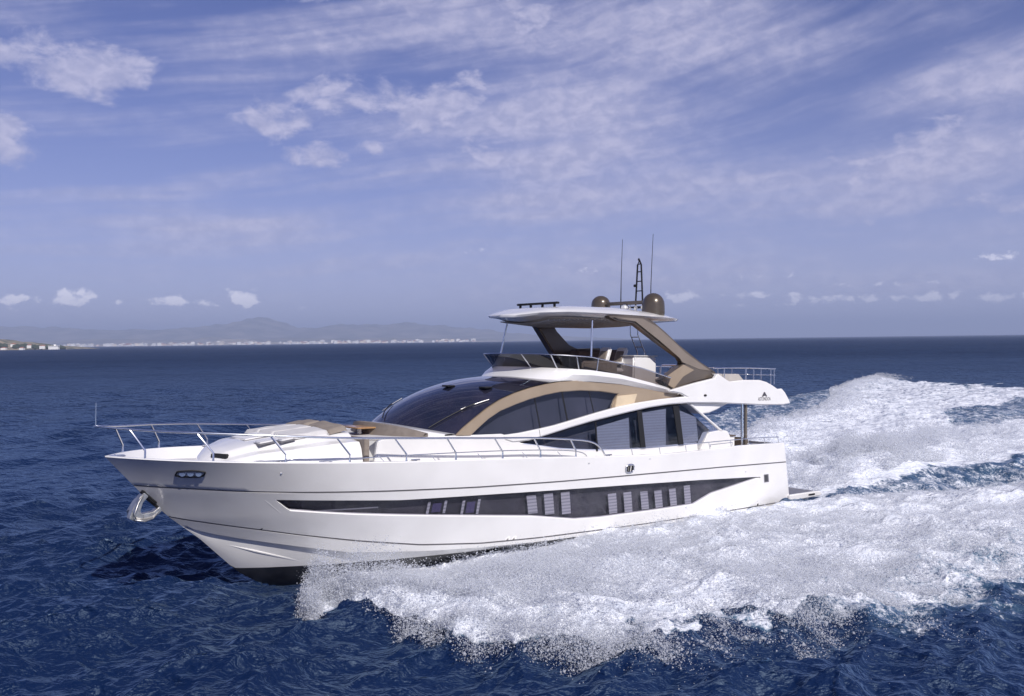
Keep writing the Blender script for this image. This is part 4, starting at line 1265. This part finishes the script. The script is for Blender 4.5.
# ---- hardtop
def ht_w(x): return float(np.interp(x, [4.9, 5.1, 5.6, 6.5, 8, 9.6, 10.3, 10.8, 11.3, 11.7, 11.9, 12.0], [1.1, 1.5, 1.78, 1.90, 1.96, 1.96, 1.86, 1.68, 1.40, 1.02, .65, .05]))
top, botm = [], []
XH = list(np.linspace(4.9, 10.8, 30)) + list(np.linspace(10.9, 12.0, 22))
und = I((4.9, 6.96), (6, 6.84), (8, 6.72), (10.0, 6.70), (11.0, 6.78), (12.0, 6.92))
crn = I((4.9, 7.06), (6, 7.27), (8, 7.38), (10, 7.34), (11, 7.25), (12.0, 7.0))
edg = I((4.9, 7.04), (7, 7.07), (9, 7.09), (10.6, 7.10), (11.4, 7.06), (12.0, 6.96))
for x in XH:
    wd_ = ht_w(x)
    ring = []
    for u in np.linspace(-1, 1, 25):
        ring.append((x, wd_ * u, edg(x) + (crn(x) - edg(x)) * (1 - abs(u) ** 4.5)))
    for u in np.linspace(1, -1, 13):
        ring.append((x, (wd_ - .07) * u * (1 if wd_ > .2 else .3), und(x) + max(edg(x) - .07 - und(x), 0) * abs(u) ** 2.2))
    top.append(ring)
ht = grid('hardtop', top, M['gel'], closed=True, sm=38, cap=True)
und_rows = []
for x in np.linspace(6.6, 11.1, 14):
    und_rows.append([(x, y * min(1, (ht_w(x) - .3) / 1.6) , und(x) - .02 + (edg(x) - .07 - und(x)) * abs(y / 1.9) ** 2.2) for y in np.linspace(-1.7, 1.7, 9)])
grid('awning_panel', und_rows, M['canvas'], ht)
for x in np.linspace(6.9, 11.0, 26):
    wy = (ht_w(x) - .35)
    tube('awning_slat', [(x, y, und(x) - .035 + (edg(x) - .07 - und(x)) * abs(y / 1.9) ** 2.2) for y in np.linspace(-wy, wy, 9)], .02, M['cush'], ht, 6)
tube('hardtop_post', [(9.72, 1.85, 5.66), (9.62, 1.78, 6.85)], .032, M['steel'])
tube('hardtop_post', [(10.50, -1.85, 5.72), (10.25, -1.78, 6.88)], .032, M['steel'])
lb = rbox('light_bar', (10.2, -.25, 7.44), (.16, 2.1, .07), M['black'], bev=.03)
for q in (-1.15, -.6, 0, .6): rbox('light_foot', (10.2, q, 7.34), (.07, .07, .2), M['black'], lb, .01)

# ---- domes, scanner, mast, aerials
def dome(name, x, y, z0, r, h, m):
    rows = []
    for k in range(20):
        v = k / 19
        if v < .08: rr, zz1 = r * (.80 + v * 1.0), z0 + v * .3
        elif v < .45: rr, zz1 = r * (.98 + .02 * math.sin((v - .08) / .37 * math.pi)), z0 + .03 + (h * .48) * (v - .08) / .37
        else:
            a = (v - .45) / .55 * math.pi / 2
            rr, zz1 = r * .98 * math.cos(a), z0 + .03 + h * .48 + (h * .52) * math.sin(a)
        rows.append([(x + max(rr, .002) * math.cos(2 * math.pi * q / 28), y + max(rr, .002) * math.sin(2 * math.pi * q / 28), zz1) for q in range(28)])
    return grid(name, rows, m, closed=True, sm=60)
dn = dome('satellite_dome', 6.2, 1.3, 7.10, .40, .80, M['domem']); tube('dome_base', [(6.2, 1.3, 6.95), (6.2, 1.3, 7.12)], .30, M['bronze'], dn, 20)
dn = dome('satellite_dome', 6.2, -1.3, 7.30, .36, .62, M['domem']); tube('dome_base', [(6.2, -1.3, 7.1), (6.2, -1.3, 7.32)], .26, M['bronze'], dn, 20)
sc_ = rbox('radar_scanner', (6.25, .0, 7.62), (.14, 2.15, .13), M['bronze'], bev=.05)
rbox('scanner_pedestal', (6.25, .0, 7.48), (.3, .34, .2), M['gel_soft'], sc_, .06, taper=(.7, .7))
ms = tube('mast', [[(5.53, .17, 7.3), (5.53, .17, 7.7), (5.53, .09, 9.05), (5.53, 0, 9.22)], [(5.53, -.17, 7.3), (5.53, -.17, 7.7), (5.53, -.09, 9.05), (5.53, 0, 9.22)]], .032, M['black'], seg=6)
for z in (7.72, 8.1, 8.45, 8.8, 9.08): rbox('mast_rung', (5.53, 0, z), (.06, .30 - (z - 7.7) * .12, .035), M['black'], ms, .008)
rbox('mast_light', (5.56, 0, 9.24), (.08, .08, .12), M['black'], ms, .03)
rbox('mast_foot', (5.53, 0, 7.5), (.4, .5, .06), M['black'], ms, .01)
rbox('mast_lamp', (5.53, -.22, 8.3), (.08, .1, .1), M['black'], ms, .02)
for k_ in range(3): rbox('camera_pod', (5.95 - .1 * k_, .55 - k_ * .42, 7.45), (.13, .13, .2), M['gel_soft'], bev=.05)
rail_ = tube('mast_rail', [(5.9, .75, 7.35), (5.9, .75, 7.6), (5.9, -.1, 7.6), (5.9, -.1, 7.35)], .018, M['steel'], seg=6)
for (x, y, z0, z1, dx_) in ((5.66, -.8, 7.35, 10.05, -.03), (5.60, .62, 7.2, 10.12, -.06)):
    a_ = tube('aerial', [(x, y, z0), (x, y, z0 + .3), (x + dx_ * .3, y, z0 + 1.2), (x + dx_ * 1.5, y + .02, z1)], [.03, .022, .014, .008], M['black'], seg=6)

# ladder to the hardtop
for y in (.12, .48):
    tube('ladder_rail', [(6.4 - .28, y, 6.95), (6.2 - .1, y, 6.5), (5.75, y, 5.9), (5.68, y, 5.6), (5.66, y, 4.7)], .022, M['steel'], seg=6)
for k_, (x, z) in enumerate(((6.05, 6.4), (5.85, 6.05), (5.70, 5.7), (5.67, 5.35), (5.66, 5.0))):
    tube('ladder_rung', [(x, .12, z), (x, .48, z)], .018, M['steel'], seg=6)

# ---- rails
def curve_rail(name, pts, r, m=M['steel'], parent=root):
    return tube(name, cat(pts, 5), r, m, parent, 8)


TOP = [(24.24, 0, 3.92), (24.05, .26, 3.90), (23.58, .62, 3.86), (23.0, 1.16, 3.82), (22.31, 1.70, 3.79), (20.86, 2.40, 3.71), (19.17, 2.75, 3.60), (17.53, 2.87, 3.52), (15.91, 2.93, 3.45), (14.43, 2.95, 3.38), (13.0, 2.95, 3.32),
       (11.61, 2.94, 3.21), (10.78, 2.93, 3.10), (10.35, 2.92, 2.90), (10.1, 2.92, 2.60)]
BASE = [23.34, 22.1, 20.55, 18.95, 17.35, 15.8, 14.2, 12.8, 11.4]
TX = [23.62, 22.4, 20.9, 19.3, 17.7, 16.1, 14.5, 13.05, 11.6]
tf = lambda x: np.array([np.interp(x, [p[0] for p in TOP[::-1]], [p[k] for p in TOP[::-1]]) for k in (1, 2)])
for sg in (1, -1):
    br = curve_rail('bow_rail', [(p[0], p[1] * sg, p[2]) for p in TOP], .027)
    for xb0, xt in zip(BASE, TX):
        yb = hb(xb0, zs(xb0) - .001) - .06; zb0 = zs(xb0) + .03
        yt, zt0 = tf(xt)
        tube('stanchion', [(xb0, yb * sg, zb0 - .03), (xb0, yb * sg, zb0 + .18), (xt, yt * sg, zt0)], [.034, .025, .022], M['steel'], br, 6)
    lr = curve_rail('low_rail', [(x, (hb(x, zs(x)) - .16) * sg, zs(x) + .03 + hgt) for x, hgt in ((19.7, .0), (18.8, .07), (17.6, .13), (16.2, .17), (14.3, .20), (12.8, .20), (11.6, .17), (11.05, .10), (10.85, .0))], .014)
    for x in (18.1, 16.55, 15.0, 13.4, 12.05):
        tube('rail_leg', [(x - .12, (hb(x, zs(x)) - .09) * sg, zs(x) + .02), (x, (hb(x, zs(x)) - .16) * sg, zs(x) + .17)], .012, M['steel'], lr, 6)
    al_ = curve_rail('aft_rail', [(x, (hb(x, zs(x) - .001) - .07) * sg, z) for x, z in ((10.15, 2.84), (8.76, 2.78), (7.42, 2.77), (6.1, 2.78), (4.8, 2.79), (3.7, 2.80), (2.2, 2.80), (.95, 2.76))], .016)
    for x in (9.0, 7.7, 6.4, 5.15, 3.95, 2.9, 1.9, 1.0):
        tube('rail_leg', [(x - .07, (hb(x, zs(x) - .001) - .07) * sg, zs(x) + .01), (x, (hb(x, zs(x) - .001) - .07) * sg, float(np.interp(x, [.95, 3.7, 7.4, 10.2], [2.76, 2.80, 2.77, 2.84])))], .014, M['steel'], al_, 6)
    tube('aft_rail_step', [(4.9, 2.80 * sg, 2.60), (4.9, 2.80 * sg, 2.68), (3.7, 2.80 * sg, 2.70), (3.7, 2.80 * sg, 2.60)], .014, M['steel'], al_, 6)
    for x in (20.6, 17.0, 9.9, 2.6):
        c_ = tube('mooring_cleat', [(x - .14, (hb(x, zs(x)) - .18) * sg, zs(x) + .05), (x + .14, (hb(x, zs(x)) - .18) * sg, zs(x) + .05)], .02, M['steel'], seg=6)
        rbox('cleat_foot', (x, (hb(x, zs(x)) - .18) * sg, zs(x) - .01), (.1, .05, .1), M['steel'], c_, .01)
    # rails of the flybridge aft deck
    fr2 = curve_rail('flybridge_rail', [(4.1, 2.25 * sg, 5.30), (3.7, 2.28 * sg, 5.32), (2.25, 2.28 * sg, 5.33), (.7, 2.28 * sg, 5.30), (.25, 2.15 * sg, 5.29)], .02)
    tube('lower_rail_bar', [(1.6, 2.28 * sg, 5.08), (.7, 2.28 * sg, 5.06), (.25, 2.15 * sg, 5.05)], .014, M['steel'], fr2, 6)
    for x in (3.5, 2.25, 1.77, .71, .50): tube('rail_post', [(x, 2.28 * sg, 4.7), (x, 2.28 * sg, 5.31)], .018, M['steel'], fr2, 6)
fr2 = curve_rail('stern_rail', [(.25, 2.15, 5.29), (.1, 1.5, 5.29), (.05, 0, 5.29), (.1, -1.5, 5.29), (.25, -2.15, 5.29)], .02)
tube('lower_rail_bar', [(.25, 2.15, 5.05), (.1, 1.5, 5.04), (.05, 0, 5.04), (.1, -1.5, 5.04), (.25, -2.15, 5.05)], .014, M['steel'], fr2, 6)
for y in (-1.4, -.7, 0, .7, 1.4): tube('rail_post', [(.1, y, 4.5), (.1, y, 5.29)], .018, M['steel'], fr2, 6)
tube('stairwell_rail', [[(3.7, -.6, 4.7), (3.7, -.6, 5.3), (3.6, -.6, 5.4), (2.2, -.6, 5.4), (2.1, -.6, 5.3), (2.1, -.6, 4.7)], [(3.7, -.6, 5.02), (2.1, -.6, 5.02)]], .024, M['steel'], seg=6)
slab('flybridge_wing', [(4.1, 5.12), (2.55, 5.10), (2.15, 4.80), (3.4, 4.80)], 2.2, .06, M['canvas'])
jp = tube('jackstaff', [(24.22, 0, 3.9), (24.22, 0, 4.48)], [.012, .008], M['steel'], seg=6)
for sg in (1, -1):
    tube('overhang_post', [(2.42, 2.25 * sg, 2.4), (2.42, 2.25 * sg, 4.05)], .045, M['steel'], seg=12)
    tube('overhang_post', [(2.20, 2.25 * sg, 2.4), (2.20, 2.25 * sg, 4.05)], .06, M['bronze'], seg=12)

# ---- anchor and its roller at the stem
an = tube('anchor', [(22.72, 0, 1.86), (22.98, 0, 2.10), (23.16, 0, 2.30)], [.05, .055, .04], M['black'], seg=8)
def plate(name, pts, y0, y1, th):
    """curved fluke plate between two side curves"""
    rows = []
    for v in np.linspace(-1, 1, 7):
        rows.append([(x + .02 * v * v, v * wy_, z - .05 * v * v) for (x, z, wy_) in pts])
    g_ = grid(name, rows, M['dull'], an)
    so = g_.modifiers.new('solid', 'SOLIDIFY'); so.thickness = th
    return g_
slab('anchor_blade', [(23.05, 2.32), (23.20, 2.18), (23.36, 1.92), (23.46, 1.66), (23.30, 1.58), (23.10, 1.60), (23.12, 1.72), (23.20, 1.80), (23.14, 2.02), (22.96, 2.22)], .13, .26, M['dull'], an, both=False, bev=.02)
slab('anchor_palm', [(23.32, 1.70), (23.12, 1.60), (22.86, 1.62), (22.66, 1.78), (22.72, 1.90), (22.88, 1.78), (23.12, 1.75)], .11, .22, M['dull'], an, both=False, bev=.02)
plate('anchor_fluke', [(23.10, 2.28, .12), (23.26, 2.10, .22), (23.38, 1.85, .30), (23.34, 1.66, .30)], 0, 0, .03)
plate('anchor_fluke', [(23.36, 1.68, .30), (23.12, 1.62, .28), (22.88, 1.66, .18), (22.70, 1.82, .10)], 0, 0, .03)
rbox('anchor_roller', (22.98, 0, 2.16), (.50, .26, .09), M['black'], bev=.03, rot=('Y', -.78))
cap_ = rbox('stemhead_plate', (23.72, 0, 3.19), (.35, .22, .04), M['steel'], bev=.015)

# ------------------------------------------------------------------ spray: droplets thrown clear of the water
def sheet_z(x, y):
    s, t = to_st(x, y)
    f, h = field(s, t)
    c, _, _ = chop(x, y, np.full_like(x, .12))
    return c * (1 - .45 * np.clip(f, 0, 1)) + h, f


def droplets(name, s, t, dz, size, m, label=None):
    x, y = to_xy(s, t)
    z0, f = sheet_z(x, y)
    z = z0 + dz
    n = len(x)
    base = np.array([[1, 1, 1], [1, -1, -1], [-1, 1, -1], [-1, -1, 1]], float) / 1.732
    q = rng.normal(size=(n, 4)); q /= np.linalg.norm(q, axis=1)[:, None]
    a, b, c, d = q.T
    R = np.stack([1 - 2 * (c * c + d * d), 2 * (b * c - a * d), 2 * (b * d + a * c),
                  2 * (b * c + a * d), 1 - 2 * (b * b + d * d), 2 * (c * d - a * b),
                  2 * (b * d - a * c), 2 * (c * d + a * b), 1 - 2 * (b * b + c * c)], -1).reshape(n, 3, 3)
    v = np.einsum('nij,kj->nki', R, base) * size[:, None, None]
    co = v + np.stack([x, y, z], -1)[:, None, :]
    idx = np.arange(n)[:, None, None] * 4 + np.array([[0, 1, 2], [0, 3, 1], [0, 2, 3], [1, 3, 2]])[None]
    o = link(name, mesh_np(name, co.reshape(-1, 3), idx.reshape(-1, 3), 3), m=m)
    o['kind'] = 'stuff'
    return o


dm = bpy.data.materials.new('spray_droplets'); dm.use_nodes = True
t = NT(dm.node_tree); t.n.clear()
df = t.new('ShaderNodeBsdfDiffuse'); df.inputs[0].default_value = (.90, .925, .985, 1)
tl = t.new('ShaderNodeBsdfTranslucent'); tl.inputs[0].default_value = (.90, .925, .985, 1)
gn = t.new('ShaderNodeNewGeometry').outputs['Normal']
va = t.new('ShaderNodeVectorMath', operation='ADD'); t.l.new(gn, va.inputs[0]); va.inputs[1].default_value = (.35, -.45, .9)  # normals leaned up and sunward so the droplets shade brighter
vn = t.new('ShaderNodeVectorMath', operation='NORMALIZE'); t.l.new(va.outputs[0], vn.inputs[0])
t.l.new(vn.outputs[0], df.inputs['Normal'])
mx = t.new('ShaderNodeMixShader'); mx.inputs[0].default_value = .5
t.l.new(df.outputs[0], mx.inputs[1]); t.l.new(tl.outputs[0], mx.inputs[2])
tpt = t.new('ShaderNodeBsdfTransparent')
mx2 = t.new('ShaderNodeMixShader'); mx2.inputs[0].default_value = .5
t.l.new(mx.outputs[0], mx2.inputs[1]); t.l.new(tpt.outputs[0], mx2.inputs[2])
oo = t.new('ShaderNodeOutputMaterial'); t.l.new(mx2.outputs[0], oo.inputs[0])


def bow_spray(n, sgn, smin=-14):
    s = 20.9 - (20.9 - smin) * rng.random(n * 3) ** 1.25
    out = np.interp(s, *P_OUT) if sgn > 0 else np.interp(s, *S_OUT)
    if sgn > 0:
        out = out + (fbm(s * .35, out * .35, 3) - .5) * 2.6 + (fbm(s * 1.1 + 40, out * 1.1, 3) - .5) * 2.4
    q = rng.random(n * 3) * 1.0 + (rng.random(n * 3) < .09) * np.abs(rng.normal(0, .07, n * 3))
    inn = np.interp(s, [-14, -2, 1.5, 12, 17, 18.8, 19.4, 20, 20.5, 20.9], [5, 3.7, 3.1, 2.8, 2.3, 1.3, 1.7, 2.6, 3.5, 4.2])
    t_ = inn + (out * 1.02 - inn) * q
    ac = s + .45 * t_
    clump = fbm(ac * 1.5 + 3, t_ * .45, 4) * .6 + fbm(ac * 5, t_ * 1.3 + 5, 3) * .4
    fore = np.interp(s, [-14, -4, 4, 10, 19, 20.9], [.25, .5, .8, 1, 1, .9])
    keep = rng.random(n * 3) < np.clip((clump - .42) * 6, .04, 1) * fore
    s, t_, q, clump = s[keep][:n], t_[keep][:n], q[keep][:n], clump[keep][:n]
    env = np.interp(q, [0, .12, .4, .7, .9, 1], [.10, .16, .42, .62, .50, .22])
    env = env * np.interp(s, [-14, -4, 4, 10, 18, 20.0, 20.9], [.25, .35, .5, .8, .95, 1.0, .6]) * (.10 + 3.6 * fbm((s + .45 * t_) * 1.1 + 60, t_ * .4, 4) ** 2)
    dz = env * rng.random(len(s)) ** 1.6 * 1.15
    far = rng.random(len(s)) < .05
    dz = dz + far * rng.random(len(s)) * .35
    t_ = t_ * sgn + rng.normal(0, .10, len(s)); s = s + rng.normal(0, .08, len(s))
    size = np.exp(rng.normal(np.log(.0085), .58, len(s)))
    return s, t_, dz, size


s1 = bow_spray(640000, 1)
droplets('bow_spray', *s1, dm)
s2 = bow_spray(50000, -1)
k = s2[0] < 16.5
s2 = [q[k] for q in s2]
droplets('far_bow_spray', *s2, dm)
n = 150000
s = -1.5 - rng.gamma(2.2, 6.0, n); tt = np.clip(rng.normal(-.6, 1, n) * np.interp(s, [-60, -25, -10, -1], [3.4, 2.6, 2.0, 1.8]), -9, np.interp(s, [-60, -19, -14, -6, -1], [4.6, 3.0, 2.5, 1.8, 2.0]))
dz = rng.random(n) ** 1.5 * np.interp(s, [-60, -30, -12, -4, -1], [.2, .55, .9, .65, .25]) * np.exp(-(tt / 6) ** 2) * (.3 + 1.4 * fbm(s * .5, tt * .5, 3))
sz = np.exp(rng.normal(np.log(.023), .35, n))
k = rng.random(n) < np.clip((fbm(s * .9, tt * .9 + 9, 4) - .42) * 7, .05, 1)
droplets('stern_spray', s[k], tt[k], dz[k], sz[k], dm)
n = 34000
s = -8 - rng.random(n) * 95; so_ = np.interp(s, *S_OUT)
tt = -(so_ - np.abs(rng.normal(0, 2.2, n))); dz = rng.random(n) ** 2 * .35 * (.1 + 1.2 * fbm(s * .5, tt * .5, 3))
droplets('wake_crest_spray', s, tt, dz, np.exp(rng.normal(np.log(.04), .3, n)), dm)
bpy.context.view_layer.update()
